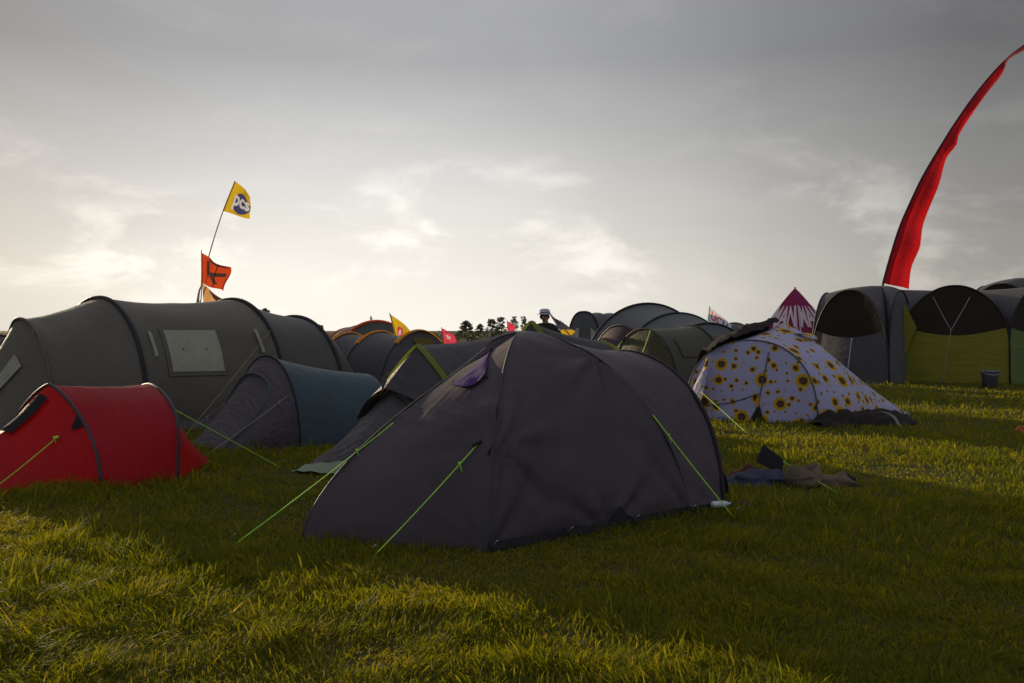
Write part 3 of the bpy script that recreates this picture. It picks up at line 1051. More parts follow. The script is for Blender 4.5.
# ------------------------------------------------------------------ sunflower tent
def sunflower_tent():
    root = thing('dome_tent', (4.3, 15.3, 0), 'white dome tent printed all over with yellow sunflowers', 'tent')
    nf, ff = np.array([4.42, 14.45]), np.array([2.62, 15.15])
    c = (nf + ff) / 2
    A = hoop(c, nf - c, 1.20, 49, qz=0.8, pw=0.92)
    c2 = np.array([4.22, 15.5])
    B = hoop(c2, np.array([0.92, -0.80]), 1.475, 49, qz=0.95, pw=1.0, peak=0.35)
    T = hoop(np.array([6.08, 16.45]), np.array([0.32, -0.42]), 0.04, 49)
    s = loft([A, B, T], 16, 0.03, 0.0, 0.016, 101)
    Geo().grid(s).build('fly_sheet', M['sunflower'], root)
    out = np.array([-0.35, -0.94])
    w = wall(A, out * 0.10, n=18, seed=102)
    wuv = np.stack([np.linalg.norm(w[..., :2] - ff, axis=2) + 5.3, w[..., 2] * 1.0 + 2.1], -1)
    fd = Geo().grid(w, uv=wuv).build('front_wall', M['sunflower'], root)
    Geo().tube(A + np.append(out * 0.006, 0), 0.011, 7).build('pole_sleeve', M['blue_trim'], root)

    def on(px, py, k=0.012):
        p = snap(w, px, py)
        return p + np.append(out * k, 0)
    Geo().tube(cat([on(765, 349), on(762, 370), on(757, 392), on(753, 402)], 14), 0.008, 6).build('door_zip', M['blue_trim'], root)
    Geo().tube(cat([on(700, 405), on(725, 402), on(753, 394)], 14), 0.007, 6).build('door_zip', M['blue_trim'], root)
    # dark patch painting the shade in the door-foot gap, yellow lining showing
    mk('door_gap_shade', [on(756, 398, 0.02), on(742, 426, 0.02), on(758, 427, 0.02)], [(0, 1, 2)], M['inner'], root)
    mk('door_lining', [on(755, 390, 0.028), on(749, 402, 0.028), on(757, 401, 0.028)], [(0, 1, 2)], M['yellow_lining'], root)
    # side wing on the far side of the porch, catching the sun
    wg = np.array([W(709, 357, 14.9), W(690, 396, 15.0), W(688, 425, 15.0), W(699, 408, 14.75), W(706, 380, 14.8)])
    q1 = cat(wg[[0, 1, 2]], 8); q2 = cat(wg[[0, 4, 3]], 8)
    Geo().grid(np.array([q1, (q1 + q2) / 2 + [-0.03, 0, 0], q2])).build('porch_wing', M['sunflower'], root)
    # roof vent
    v0 = snap(s, 808, 331)
    vp = hoop(v0[:2] + np.array([0.0, -0.02]), np.array([0.14, -0.09]), 0.10, 13)
    vp[:, 2] += v0[2] - 0.05
    vq = vp.copy(); vq[:, :2] += np.array([-0.18, -0.02]); vq[:, 2] = vp[:, 2] * 1.0 + 0.06 - 0.6 * (vp[:, 2] - vp[0, 2])
    Geo().grid(np.array([vp, vq])).build('roof_vent', M['sunflower'], root)
    Geo().tube(vp, 0.010, 6).build('vent_edging', M['flag_yellow'], root)
    rope(W(700, 391, 14.85), GP(748, 434), M['rope_lime'], root, 0.005, 0.0)
    footprint([A[0], B[0], T[0], T[-1], B[-1], A[-1]])
    # brown-black tarp thrown over the far side
    pts_top = [(776, 322, 15.5), (767, 321, 15.4), (752, 323, 15.25), (740, 327.5, 15.15), (729, 334, 15.1), (718, 340.5, 15.08), (710, 346, 15.1), (705, 350, 15.15)]
    P0 = cat([W(x, y, d) for x, y, d in pts_top], 26)
    rows = []
    for k, t in enumerate(np.linspace(0, 1, 8)):
        r_ = P0.copy()
        r_[:, 1] += 0.75 * t
        r_[:, 0] -= 0.12 * t
        r_[:, 2] *= 1 - 0.75 * t ** 1.8
        r_[:, 2] += 0.03 * np.sin(np.linspace(0, 19, 26) + k * 1.3) * (1 if k else 0.7)
        rows.append(r_)
    # crumpled front lip lying on the roof
    lip = [(779, 323, 15.45), (771, 325, 15.2), (759, 330, 15.0), (744, 334, 14.85), (733, 337.5, 14.8), (722, 342, 14.8), (714, 347.5, 14.85), (707, 352, 14.95)]
    L0 = cat([W(x, y, d) for x, y, d in lip], 26)
    L0[:, 2] += 0.012 + 0.012 * np.sin(np.linspace(0, 23, 26))
    P = np.array([L0, (L0 + rows[0]) / 2 + [0, 0, 0.05]] + rows)
    P = disp(P, 0.03, 103, False)
    P[..., 2] += 0.016 * np.sin(P[..., 0] * 37 + 9 * P[..., 1]) + 0.012 * np.sin(P[..., 0] * 71 - 23 * P[..., 1])
    P[..., 2] = np.maximum(P[..., 2], 0.01)
    t = Geo().grid(P).build('tarp', M['tarp'], None)
    tag(t, 'crumpled dark brown tarp thrown over the back of the sunflower tent', 'tarp')


sunflower_tent()


# ------------------------------------------------------------------ arched shelters at the right
def shelter(name, label, corners, hub, ha, walls, group, seed, cut=0.58, bulge=0.10, qz=0.75, plain=()):
    corners = [np.array(c, float) for c in corners]
    cen = np.array(hub[:2])
    root = thing(name, (cen[0], cen[1], 0), label, 'tent', group)
    n = len(corners)
    roof = Geo()
    for i in range(n):
        a, b = corners[i], corners[(i + 1) % n]
        mid = (a + b) / 2
        outd = mid - cen
        outd = outd / np.linalg.norm(outd)
        hp = hoop(mid, a - mid, ha, 37, pw=0.9, qz=qz, lean=-outd * 0.05, bulge=bulge)
        rows = []
        for u in np.linspace(0, 1, 14):
            k = np.sin(u * PI / 2)
            Q = np.empty_like(hp)
            Q[:, :2] = cen + (hp[:, :2] - cen) * u
            Q[:, 2] = hub[2] + (hp[:, 2] - hub[2]) * (u ** 2.3)
            rows.append(Q)
        roof.grid(disp(np.array(rows), 0.012, seed + i))
        vis = i in walls
        m1 = walls[i] if vis else M['shelter_b']
        zc = lambda f: ha * (cut - 0.09 * np.sin(np.clip(f, 0, 1) * PI))
        zc2 = lambda f: ha * (cut - 0.09 * np.sin(np.clip(f, 0, 1) * PI)) + 0.004
        if i in plain:
            Geo().grid(wall(hp, outd * 0.12, None, None, 14, 0.012, seed + 20 + i)).build('wall_panel', m1, root)
            Geo().tube(hp + [0, 0, 0.01], 0.022, 7).build('pole_sleeve', M['sleeve'], root)
            continue
        Geo().grid(wall(hp, outd * 0.12, None, zc, 12, 0.012, seed + 20 + i)).build('wall_panel', m1, root)
        Geo().grid(wall(hp, outd * 0.02 - outd * 0.06, zc2, None, 10, 0.01, seed + 40 + i)).build('mesh_panel', M['mesh'], root)
        Geo().tube(hp + [0, 0, 0.01], 0.022, 7).build('pole_sleeve', M['sleeve'], root)
        # leg from the hub down the valley
    roof.build('roof', M['shelter'], root)
    footprint(corners)
    return root


C0 = np.array([9.28, 24.6]); Lv = np.array([-1.35, 1.95]); Rv = np.array([1.5, 2.2])
sh = shelter('arched_shelter', 'grey arched shelter with brown mesh opening, below the tall red flag',
             [C0, C0 + Lv, C0 + Lv + Rv, C0 + Rv], (9.75, 26.5, 2.52), 2.36, {0: M['shelter_b'], 3: M['shelter_b']}, 'arched shelters in a row', 200, qz=0.95, bulge=0.04, plain=(3,))
rope(W(852, 338, 24.9), GP(846, 384), M['rope_white'], sh, 0.012)
a = W(853, 372, 24.6); b = W(880, 338, 24.5)
C0 = np.array([12.95, 26.0])
hx = [C0, C0 + [-2.45, 1.0], C0 + [-2.6, 3.6], C0 + [-0.2, 5.1], C0 + [2.2, 3.9], C0 + [2.35, 1.1]]
sh2 = shelter('arched_shelter', 'arched shelter with lime green lower walls, dark mesh above and a Y-shaped rope',
              [np.array(q_) * 0.96 for q_ in hx], (12.34, 27.45, 2.42), 2.47, {0: M['shelter_lime'], 5: M['shelter_green'], 1: M['shelter_lime']}, 'arched shelters in a row', 300, qz=0.92, bulge=0.13)
j = W(951, 330, 24.6)
rope(W(933, 297, 25.2), j, M['rope_white'], sh2, 0.007)
rope(W(970, 297, 25.1), j, M['rope_white'], sh2, 0.007)
rope(j, GP(942, 384), M['rope_white'], sh2, 0.007)
mk('side_flap', [W(904, 302, 25.75), W(917, 328, 25.68), W(910, 341, 25.7), W(904, 362, 25.8)], [(0, 1, 2, 3)], M['shelter_lime'], sh2)
C0 = np.array([15.6, 29.5])
shelter('arched_shelter', 'grey shelter roof just showing above the lime shelter at the right edge',
        [C0, C0 + [-1.4, 2.0], C0 + [0.6, 3.4], C0 + [2.0, 1.4]], (16.1, 31.2, 2.98), 2.75, {}, 'arched shelters in a row', 400)


# ------------------------------------------------------------------ writing and flags
def text_mesh(s, bold=0.0):
    cu = bpy.data.curves.new('lettering', 'FONT')
    cu.body = s
    cu.align_x = 'CENTER'
    cu.align_y = 'CENTER'
    cu.offset = bold
    cu.resolution_u = 4
    o = bpy.data.objects.new('lettering', cu)
    C.objects.link(o)
    dg = bpy.context.evaluated_depsgraph_get()
    me = bpy.data.meshes.new_from_object(o.evaluated_get(dg))
    V = np.array([v.co[:] for v in me.vertices])
    fs = [tuple(p.vertices) for p in me.polygons]
    bpy.data.objects.remove(o)
    bpy.data.meshes.remove(me)
    bpy.data.curves.remove(cu)
    w = V[:, 0].max() - V[:, 0].min()
    hgt = V[:, 1].max() - V[:, 1].min()
    V[:, 0] = (V[:, 0] - V[:, 0].min()) / w
    V[:, 1] = (V[:, 1] - V[:, 1].min()) / hgt
    return V[:, :2], fs


def cloth_fn(tl, tr, br, bl, d, wave=0.05, nw=1.6, seed=0):
    A, B, D, E = (W(p[0], p[1], d + (p[2] if len(p) > 2 else 0)) for p in (tl, tr, br, bl))

    def fn(u, v, off=0.0):          # u along the fly, v downwards
        u = np.asarray(u, float)[..., None]; v = np.asarray(v, float)[..., None]
        P = (A * (1 - u) + B * u) * (1 - v) + (E * (1 - u) + D * u) * v
        w = wave * u * np.sin(u * PI * nw * 2 + v * 1.7 + seed) + 0.35 * wave * np.sin(v * 7 + seed * 2 + u * 4) * u
        P = P + np.concatenate([0.25 * w, w - off, 0.35 * w * (u - 0.2)], -1)
        return P
    return fn


def flag_cloth(fn, mat, root, name='flag_cloth', n=16):
    U, V = np.meshgrid(np.linspace(0, 1, n), np.linspace(0, 1, n), indexing='ij')
    return Geo().grid(fn(U, V)).build(name, mat, root)


def in_tris(Q, V, fs):
    """Which of the points Q lie inside the filled outline (V, fs)."""
    hit = np.zeros(len(Q), bool)
    for f in fs:
        for k in range(1, len(f) - 1):
            a, b, c = V[f[0]], V[f[k]], V[f[k + 1]]
            d1 = (Q[:, 0] - b[0]) * (a[1] - b[1]) - (a[0] - b[0]) * (Q[:, 1] - b[1])
            d2 = (Q[:, 0] - c[0]) * (b[1] - c[1]) - (b[0] - c[0]) * (Q[:, 1] - c[1])
            d3 = (Q[:, 0] - a[0]) * (c[1] - a[1]) - (c[0] - a[0]) * (Q[:, 1] - a[1])
            neg = (d1 < 0) | (d2 < 0) | (d3 < 0)
            pos = (d1 > 0) | (d2 > 0) | (d3 > 0)
            hit |= ~(neg & pos)
    return hit


def printed_flag(fn, root, mats, layers, n=90):
    """One woven cloth whose print is in the cloth itself: layers = [(material slot, 'text', string, box) or (slot, 'shape', points)]."""
    U, V = np.meshgrid(np.linspace(0, 1, n), np.linspace(0, 1, n), indexing='ij')
    g = Geo().grid(fn(U, V))
    mid = np.stack([(U[:-1, :-1] + U[1:, 1:]) / 2, (V[:-1, :-1] + V[1:, 1:]) / 2], -1).reshape(-1, 2)
    ids = np.zeros(len(mid), np.int32)
    for ly in layers:
        if ly[1] == 'text':
            u0, v0, u1, v1 = ly[3]
            tv, fs = text_mesh(ly[2], 0.03)
            tv = np.stack([u0 + (u1 - u0) * tv[:, 0], v1 + (v0 - v1) * tv[:, 1]], 1)
        else:
            tv = np.array(ly[2], float)
            c = tv.mean(0)
            tv = np.vstack([tv, c])
            k = len(tv) - 1
            fs = [(k, i, (i + 1) % k) for i in range(k)]
        ids[in_tris(mid, tv, fs)] = ly[0]
    return mk('flag_cloth', np.concatenate(g.V), g.F, mats, root, None, np.concatenate(g.U), True, ids)


def ellipse(cu, cv, ru, rv, n=28, rot=0.0):
    th = np.linspace(0, 2 * PI, n, endpoint=False)
    x, y = ru * np.cos(th), rv * np.sin(th)
    return np.stack([cu + x * math.cos(rot) - y * math.sin(rot), cv + x * math.sin(rot) + y * math.cos(rot)], 1)


def flag(label, polepts, d, r=0.012, group=None, mat='cane', base=None):
    P = [W(x, y, d) for x, y in polepts]
    if base is not None:
        P.append(np.array([base[0], base[1], 0.0]))
    root = thing('flag', (P[-1][0], P[-1][1], 0), label, 'flag', group)
    Geo().tube(cat(P, 26), r * 0.7, 6, r2=r * 1.3).build('flag_pole', M[mat], root)
    return root


FG = 'flags flying over the tents'
d = 20.1
fr = flag('yellow flag with white pcs letters on a blue oval, highest on the left', [(235, 181), (222, 214), (210, 252), (203, 282), (197, 302)], d, 0.013, FG, base=(-6.55, 20.1))
fn = cloth_fn((235, 181), (252.5, 196, .1), (250, 219, .1), (223, 211), d - 0.02, 0.07, 0.7, 0.4)
printed_flag(fn, fr, [M['flag_yellow'], M['flag_blue'], M['flag_white']], [(1, 'shape', ellipse(0.60, 0.56, 0.40, 0.37)), (2, 'text', 'pcs', (0.22, 0.34, 0.96, 0.86))], 110)
d = 19.6
fr = flag('orange-red flag with a dark printed mark, just above the olive tunnel tent', [(201.5, 250), (201.5, 284), (198.5, 302)], d, 0.013, FG, base=(-6.2, 19.6))
fn = cloth_fn((202, 253), (228, 268.5, .15), (223.5, 292, .15), (201.5, 283), d - 0.02, 0.13, 1.1, 1.0)
printed_flag(fn, fr, [M['flag_orange'], M['flag_dark']], [(1, 'shape', [(0.20, 0.14), (0.32, 0.16), (0.38, 0.50), (0.30, 0.74), (0.22, 0.60)]), (1, 'shape', [(0.34, 0.50), (0.62, 0.40), (0.86, 0.34), (0.84, 0.50), (0.60, 0.56), (0.40, 0.66)]),
    (1, 'shape', [(0.36, 0.62), (0.50, 0.60), (0.66, 0.82), (0.56, 0.86)]), (1, 'shape', ellipse(0.62, 0.06, 0.34, 0.05, 16, 0.05))])
d = 19.9
fr = flag('tan and brown flag drooping beneath the orange-red flag', [(201.8, 284), (201, 300), (200.5, 310)], d, 0.013, FG, base=(-6.1, 19.9))
fn = cloth_fn((202, 283), (229, 304, .1), (212, 314, .1), (204, 312), d - 0.02, 0.08, 0.9, 2.0)
printed_flag(fn, fr, [M['flag_tan'], M['flag_dark']], [(1, 'shape', [(0.25, 0.02), (0.98, 0.02), (0.95, 0.34), (0.55, 0.26)])], 40)
d = 20.2
fr = flag('yellow triangular flag with a red and white roundel over the orange-hooped tents', [(389.5, 313), (394, 330), (397, 345)], d, 0.014, FG, base=(-2.3, 20.2))
fn = cloth_fn((390, 314), (413, 331, .1), (400, 339, .1), (395.5, 338), d - 0.02, 0.06, 0.7, 0.2)
printed_flag(fn, fr, [M['flag_yellow'], M['flag_pink'], M['flag_white']], [(1, 'shape', ellipse(0.56, 0.60, 0.26, 0.34)), (2, 'shape', ellipse(0.56, 0.60, 0.10, 0.20))], 60)
d = 26.0
fr = flag('pink flag with a pale star-like mark beside the orange-hooped tents', [(441.5, 327), (443, 342), (444, 352)], d, 0.014, FG, base=(-1.75, 26.0))
fn = cloth_fn((441.5, 328), (453, 334, .1), (457, 345, .1), (443.5, 343), d - 0.02, 0.07, 0.9, 0.7)
star = []
for k in range(10):
    rr = 0.27 if k % 2 == 0 else 0.12
    star.append((0.48 + rr * math.sin(k * PI / 5), 0.46 - rr * math.cos(k * PI / 5)))
printed_flag(fn, fr, [M['flag_pink'], M['flag_white']], [(1, 'shape', star)], 60)
d = 30.0
fr = flag('small plain pink flag in front of the far trees', [(507, 320), (508, 332), (508.5, 345)], d, 0.014, FG, base=(-0.1, 30.0))
flag_cloth(cloth_fn((507, 321), (515.5, 325.5, .1), (514, 332, .1), (508, 334), d - 0.02, 0.05, 0.9, 0.7), M['flag_pink'], fr)
d = 24.5
fr = flag('white flag with red and purple UCU letters near the pink teepee', [(709.5, 306), (708, 322), (706.5, 345)], d, 0.014, FG, base=(4.75, 24.5))
fn = cloth_fn((709.5, 307), (732, 324.5, .1), (728, 336, .1), (707, 324), d - 0.02, 0.06, 0.8, 0.3)
printed_flag(fn, fr, [M['flag_white'], M['flag_pink'], M['flag_blue']], [(1, 'text', 'UC', (0.12, 0.12, 0.58, 0.62)), (2, 'text', 'U', (0.64, 0.12, 0.86, 0.62))], 100)
d = 20.0
fr = flag('navy flag with a bright yellow tip drooping beside the person in the hat', [(544.5, 309.5), (557, 321), (566, 331), (572, 340), (573, 352)], d, 0.016, FG, base=(1.25, 20.0))
fn = cloth_fn((548.5, 313), (557, 319, .05), (577, 333.5, .05), (564, 336.5), d - 0.02, 0.04, 0.9, 0.7)
printed_flag(fn, fr, [M['flag_navy'], M['flag_yellow']], [(1, 'shape', [(-0.1, 0.74), (0.5, 0.70), (1.1, 0.76), (1.1, 1.1), (-0.1, 1.1)])], 50)

# tall red feather flag
d = 27.5
polep = [(883, 283), (889.6, 259), (899.5, 227.6), (911.4, 200), (923, 176), (939, 148.6), (955, 123), (974.6, 95), (994, 71.5), (1010, 55.7), (1024, 45), (1036, 38)]
edge = [(909.4, 289), (911.4, 267), (919.3, 249), (921.3, 239.5), (924, 223.7), (931, 204), (939, 184), (943.8, 168), (947.7, 156.5), (956.8, 144.6), (958.8, 134.7), (968.7, 119), (978.6, 105), (990.4, 89), (1002, 73.5), (1008, 60), (1024, 50), (1037, 43)]


def even(Q, n):
    L_ = np.concatenate([[0], np.cumsum(np.linalg.norm(np.diff(Q, axis=0), axis=1))])
    t = np.linspace(0, L_[-1], n)
    return np.stack([np.interp(t, L_, Q[:, k]) for k in range(3)], 1)


PP = even(cat([W(x, y, d) for x, y in polep], 200), 60)
EE = even(cat([W(x, y, d - 0.15 + 0.10 * math.sin(i * 1.9)) for i, (x, y) in enumerate(edge)], 200), 60)
root = thing('feather_flag', (10.15, d, 0), 'very tall red feather flag curving to the right above the arched shelters', 'flag', FG)
base = [np.array([10.15, d, 0.0]), W(881, 302, d), W(882.5, 292, d)]
full = np.vstack([cat(base, 8), PP])
Geo().tube(full, 0.035, 8, r2=0.012).build('flag_pole', M['sleeve'], root)
rows = []
for t in np.linspace(0, 1, 12):
    r_ = PP * (1 - t) + EE * t
    r_[:, 1] += 0.05 * math.sin(t * 6.5) * np.clip(np.linspace(1.3, 0.2, 60), 0, 1) + 0.03 * np.sin(np.linspace(0, 26, 60) + t * 2) * t
    rows.append(r_)
rows = np.array(rows)
fcl = Geo().grid(rows).build('flag_cloth', M['flag_red'], root)
bandg = rows[0:4] * 1.0
bandg = bandg + [0, -0.012, 0]
Geo().grid(bandg).build('pole_pocket', M['flag_red_dark'], fcl)


# ------------------------------------------------------------------ pink teepee
def teepee():
    ap = W(795, 288, 30.5)
    cen = ap[:2] + np.array([0.0, 0.0])
    root = thing('teepee', (cen[0], cen[1], 0), 'bright pink pointed teepee with pale capital letters, behind the sunflower tent', 'tent')
    rad = 2.0
    ang0 = R(-100)
    cs = [cen + rad * np.array([math.cos(ang0 + k * 2 * PI / 5), math.sin(ang0 + k * 2 * PI / 5)]) for k in range(5)]
    g = Geo(); cap = Geo()
    for k in range(5):
        a, b = cs[k], cs[(k + 1) % 5]
        def fn(u, v, off=0.0, a=a, b=b):
            u = np.asarray(u, float)[..., None]; v = np.asarray(v, float)[..., None]
            vv = v ** 1.12
            xy = ap[:2] * (1 - v) + (a * (1 - u) + b * u) * v
            nn = (a + b) / 2 - cen
            nn = nn / np.linalg.norm(nn)
            z = ap[2] * (1 - vv) + 0.0
            return np.concatenate([xy + nn * off, z + off * 0.3], -1)
        U, V = np.meshgrid(np.linspace(0, 1, 7), np.linspace(0.005, 1, 16), indexing='ij')
        g.grid(fn(U, V))
        face = (a + b) / 2 - cen
        if face[1] < 0.4:
            V_, fs = text_mesh('MAN', 0.03)
            rr = fn(V_[:, 0] * 0.88 + 0.06, 0.50 - 0.25 * V_[:, 1], 0.03)
            mk('lettering', rr, fs, M['pale_letter'], root, smooth=False)
            for u0 in (0.02, 0.94):
                UU, VV = np.meshgrid(np.linspace(u0, u0 + 0.04, 2), np.linspace(0.24, 0.9, 8), indexing='ij')
                Geo().grid(fn(UU, VV, 0.02)).build('edge_stripe', M['pale_letter'], root)
    g.build('canvas', M['pink'], root)
    Geo().tube([ap + [0, 0, -0.1], ap + [0, 0, 0.03]], 0.03, 6).build('pole_tip', M['cane'], root)
    footprint(cs)


teepee()


# ------------------------------------------------------------------ person in a hat
def skin_mesh(name, nodes, edges, radii, mat, parent, sub=2, root_i=0):
    me = bpy.data.meshes.new(name)
    org = ORIGIN[parent]
    me.from_pydata([tuple(np.array(n) - org) for n in nodes], edges, [])
    o = bpy.data.objects.new(name, me)
    C.objects.link(o)
    o.parent = parent
    ORIGIN[o] = org
    md = o.modifiers.new('Skin', 'SKIN')
    md.use_smooth_shade = True
    sv = me.skin_vertices
    if not sv:
        lay = None
        bm = __import__('bmesh').new()
        bm.from_mesh(me)
        bm.verts.layers.skin.verify()
        bm.to_mesh(me)
        bm.free()
    for i, r in enumerate(radii):
        me.skin_vertices[0].data[i].radius = (r, r) if not isinstance(r, tuple) else r
        me.skin_vertices[0].data[i].use_root = (i == root_i)
    ss = o.modifiers.new('Subsurf', 'SUBSURF')
    ss.levels = sub
    ss.render_levels = sub
    me.materials.append(mat)
    return o


def person():
    x0, y0 = 0.70, 21.0
    root = thing('person', (x0, y0, 0), 'person in a pale brimmed hat and dark jacket standing beyond the tents', 'person')
    b = lambda x, y, z: (x0 + x, y0 + y, z)
    nodes = [b(0, 0, 0.92), b(0, 0.0, 1.10), b(0, 0.0, 1.30), b(0, -0.01, 1.42), b(0, -0.02, 1.50), b(-0.01, -0.03, 1.58), b(-0.015, -0.03, 1.67),   # 0-6 spine, head
             b(-0.10, 0, 0.86), b(-0.11, -0.02, 0.50), b(-0.11, 0.01, 0.10), b(-0.12, -0.13, 0.045),                  # 7-10 leg
             b(0.10, 0, 0.86), b(0.12, 0.02, 0.50), b(0.12, 0.05, 0.10), b(0.14, -0.09, 0.045),                     # 11-14 leg
             b(-0.19, 0, 1.37), b(-0.26, 0.02, 1.10), b(-0.27, -0.08, 0.86), b(-0.27, -0.12, 0.78),                  # 15-18 arm
             b(0.19, 0, 1.37), b(0.26, 0.02, 1.10), b(0.27, -0.08, 0.86), b(0.27, -0.12, 0.78)]                      # 19-22 arm
    edges = [(0, 1), (1, 2), (2, 3), (3, 4), (4, 5), (5, 6), (0, 7), (7, 8), (8, 9), (9, 10), (0, 11), (11, 12), (12, 13), (13, 14),
             (3, 15), (15, 16), (16, 17), (17, 18), (3, 19), (19, 20), (20, 21), (21, 22)]
    rad = [(0.16, 0.11), (0.14, 0.10), (0.16, 0.11), (0.10, 0.09), 0.055, (0.075, 0.085), (0.08, 0.095),
           0.085, 0.06, 0.042, 0.035, 0.085, 0.06, 0.042, 0.035,
           0.06, 0.045, 0.032, 0.028, 0.06, 0.045, 0.032, 0.028]
    # fingers: unequal, slightly curled
    for side, hand in ((-1, 18), (1, 22)):
        hx, hy, hz_ = nodes[hand]
        for k, (dy, ln) in enumerate(((-0.03, 0.075), (-0.01, 0.085), (0.01, 0.08), (0.03, 0.06))):
            i = len(nodes)
            nodes += [(hx, hy + dy, hz_ - 0.03), (hx - side * 0.012, hy + dy - 0.005, hz_ - 0.03 - ln)]
            rad += [0.010, 0.008]
            edges += [(hand, i), (i, i + 1)]
        i = len(nodes)
        nodes += [(hx - side * 0.02, hy - 0.045, hz_ + 0.0), (hx - side * 0.028, hy - 0.065, hz_ - 0.045)]
        rad += [0.011, 0.009]
        edges += [(hand, i), (i, i + 1)]
    body = skin_mesh('body', nodes, edges, rad, M['skin'], root)
    # jacket and trousers follow the body
    jn = [nodes[i] for i in (0, 1, 2, 3, 15, 16, 17, 19, 20, 21)] + [b(0, 0, 0.84), b(0, 0.0, 1.51)]
    je = [(0, 1), (1, 2), (2, 3), (3, 4), (4, 5), (5, 6), (3, 7), (7, 8), (8, 9), (0, 10), (3, 11)]
    jr = [(0.19, 0.14), (0.17, 0.13), (0.19, 0.14), (0.19, 0.15), 0.12, 0.085, 0.06, 0.12, 0.085, 0.06, (0.21, 0.15), (0.105, 0.10)]
    skin_mesh('jacket', jn, je, jr, M['jacket'], root)
    tn = [nodes[i] for i in (0, 7, 8, 9, 11, 12, 13)]
    skin_mesh('trousers', tn, [(0, 1), (1, 2), (2, 3), (0, 4), (4, 5), (5, 6)], [(0.17, 0.12), 0.10, 0.078, 0.065, 0.10, 0.078, 0.065], M['trousers'], root)
    # face
    hc = np.array(b(-0.015, -0.03, 1.635))
    g = Geo()
    g.tube([hc + [-0.02, -0.085, 0.01], hc + [-0.028, -0.115, -0.03], hc + [-0.022, -0.09, -0.04]], 0.013, 6)
    g.build('nose', M['skin'], root)
    for sx in (-0.045, 0.012):
        Geo().tube([hc + [sx, -0.082, 0.015], hc + [sx, -0.095, 0.015]], 0.010, 8).build('eye', M['hair'], root)
    Geo().tube([hc + [-0.045, -0.085, -0.065], hc + [-0.018, -0.095, -0.068], hc + [0.01, -0.085, -0.065]], 0.008, 6).build('mouth', M['rust'], root)
    for sx in (-1, 1):
        Geo().tube([hc + [sx * 0.085, 0.0, 0.02], hc + [sx * 0.098, 0.012, 0.0], hc + [sx * 0.088, 0.0, -0.03]], 0.014, 6).build('ear', M['skin'], root)
    # hair: a cap behind and at the sides
    th = np.linspace(-0.25, PI + 0.25, 15)
    P = np.array([[hc + [0.092 * math.cos(t), 0.10 * math.sin(t) + 0.0, z] for t in th] for z in (-0.06, -0.02, 0.03, 0.07)])
    Geo().grid(P).build('hair', M['hair'], root)
    # hat: crown and brim in one lathe
    prof = [(0.0, 0.165), (0.06, 0.160), (0.10, 0.145), (0.112, 0.11), (0.118, 0.06), (0.122, 0.058), (0.165, 0.045), (0.168, 0.040), (0.118, 0.050)]
    th = np.linspace(0, 2 * PI, 25)
    P = np.array([[hc + [r_ * math.cos(t), r_ * math.sin(t) * 1.08, z] for t in th] for r_, z in prof])
    ht = Geo().grid(P).build('hat', M['hat'], root)
    P = np.array([[hc + [r_ * math.cos(t), r_ * math.sin(t) * 1.08, z] for t in th] for r_, z in ((0.122, 0.062), (0.119, 0.085))])
    Geo().grid(P).build('hat_band', M['hat_band'], ht)


person()


# ------------------------------------------------------------------ things left on the grass
def lump(name, c, sx, sy, sz, mat, label, cat_, rot=0.0, seed=0, parent=None, rough=0.35, group=None):
    r = np.random.default_rng(seed)
    n, m = 22, 15
    ph = np.linspace(0, 2 * PI, n)
    th = np.linspace(0.0, PI / 2, m)
    P = np.zeros((n, m, 3))
    for i, p in enumerate(ph):
        for j, t in enumerate(th):
            k = 1 + rough * (0.5 * math.sin(3 * p + seed) + 0.4 * math.sin(5 * p + 2 * t * 3 + seed) + 0.3 * math.sin(8 * t + 2 * p)) * math.cos(t)
            x, y = sx * math.cos(p) * math.cos(t) * k, sy * math.sin(p) * math.cos(t) * k
            z = sz * math.sin(t) ** 0.8 * (1 + rough * 0.9 * math.sin(x * 25 + seed) * math.cos(y * 31 + seed * 2) + 0.3 * rough * math.sin(13 * x - 17 * y))
            P[i, j] = (c[0] + x * math.cos(rot) - y * math.sin(rot), c[1] + x * math.sin(rot) + y * math.cos(rot), max(z, 0.0))
    P[-1] = P[0]
    o = Geo().grid(P).build(name, mat, parent, loc=None if parent else (c[0], c[1], 0))
    if parent is None:
        tag(o, label, cat_, group)
    return o


# heap of jeans with a rust garment
p = GP(758, 486)
lump('clothes_heap', p + [0.02, 0.1, 0], 0.30, 0.17, 0.12, M['denim'], 'crumpled blue denim heap on the grass right of the largest tent', 'clothes', 0.15, 3, rough=0.30)
p = GP(752, 480)
lump('garment', p + [0, 0.12, 0], 0.15, 0.09, 0.10, M['rust'], 'rust-red garment bundled at the back of the denim heap', 'clothes', 0.2, 5)
# black padded panel standing tilted behind the denim
q = [W(756, 462, 8.95), W(763, 444.5, 9.05), W(783.5, 460, 9.0), W(781, 473, 8.92)]
dirn = np.array([0.15, 0.5, 0.12])
V = []
g = Geo()
top = np.array(q)
uv_ = np.linspace(0, 1, 9)
def quad(qq, off):
    return np.array([[(qq[0] * (1 - u) + qq[3] * u) * (1 - v) + (qq[1] * (1 - u) + qq[2] * u) * v + off * (1 - 0.3 * ((2 * u - 1) ** 4 + (2 * v - 1) ** 4)) - np.array([0, 0.03, 0]) * math.sin(u * PI) for v in uv_] for u in uv_])
fr_, bk = quad(q, np.array([0, -0.03, 0.0])), quad(q, np.array([0.01, 0.05, 0.0]))
g.grid(fr_); g.grid(bk[::-1])
for sl in ((slice(None), 0), (slice(None), -1), (0, slice(None)), (-1, slice(None))):
    g.grid(np.array([fr_[sl], bk[sl]]))
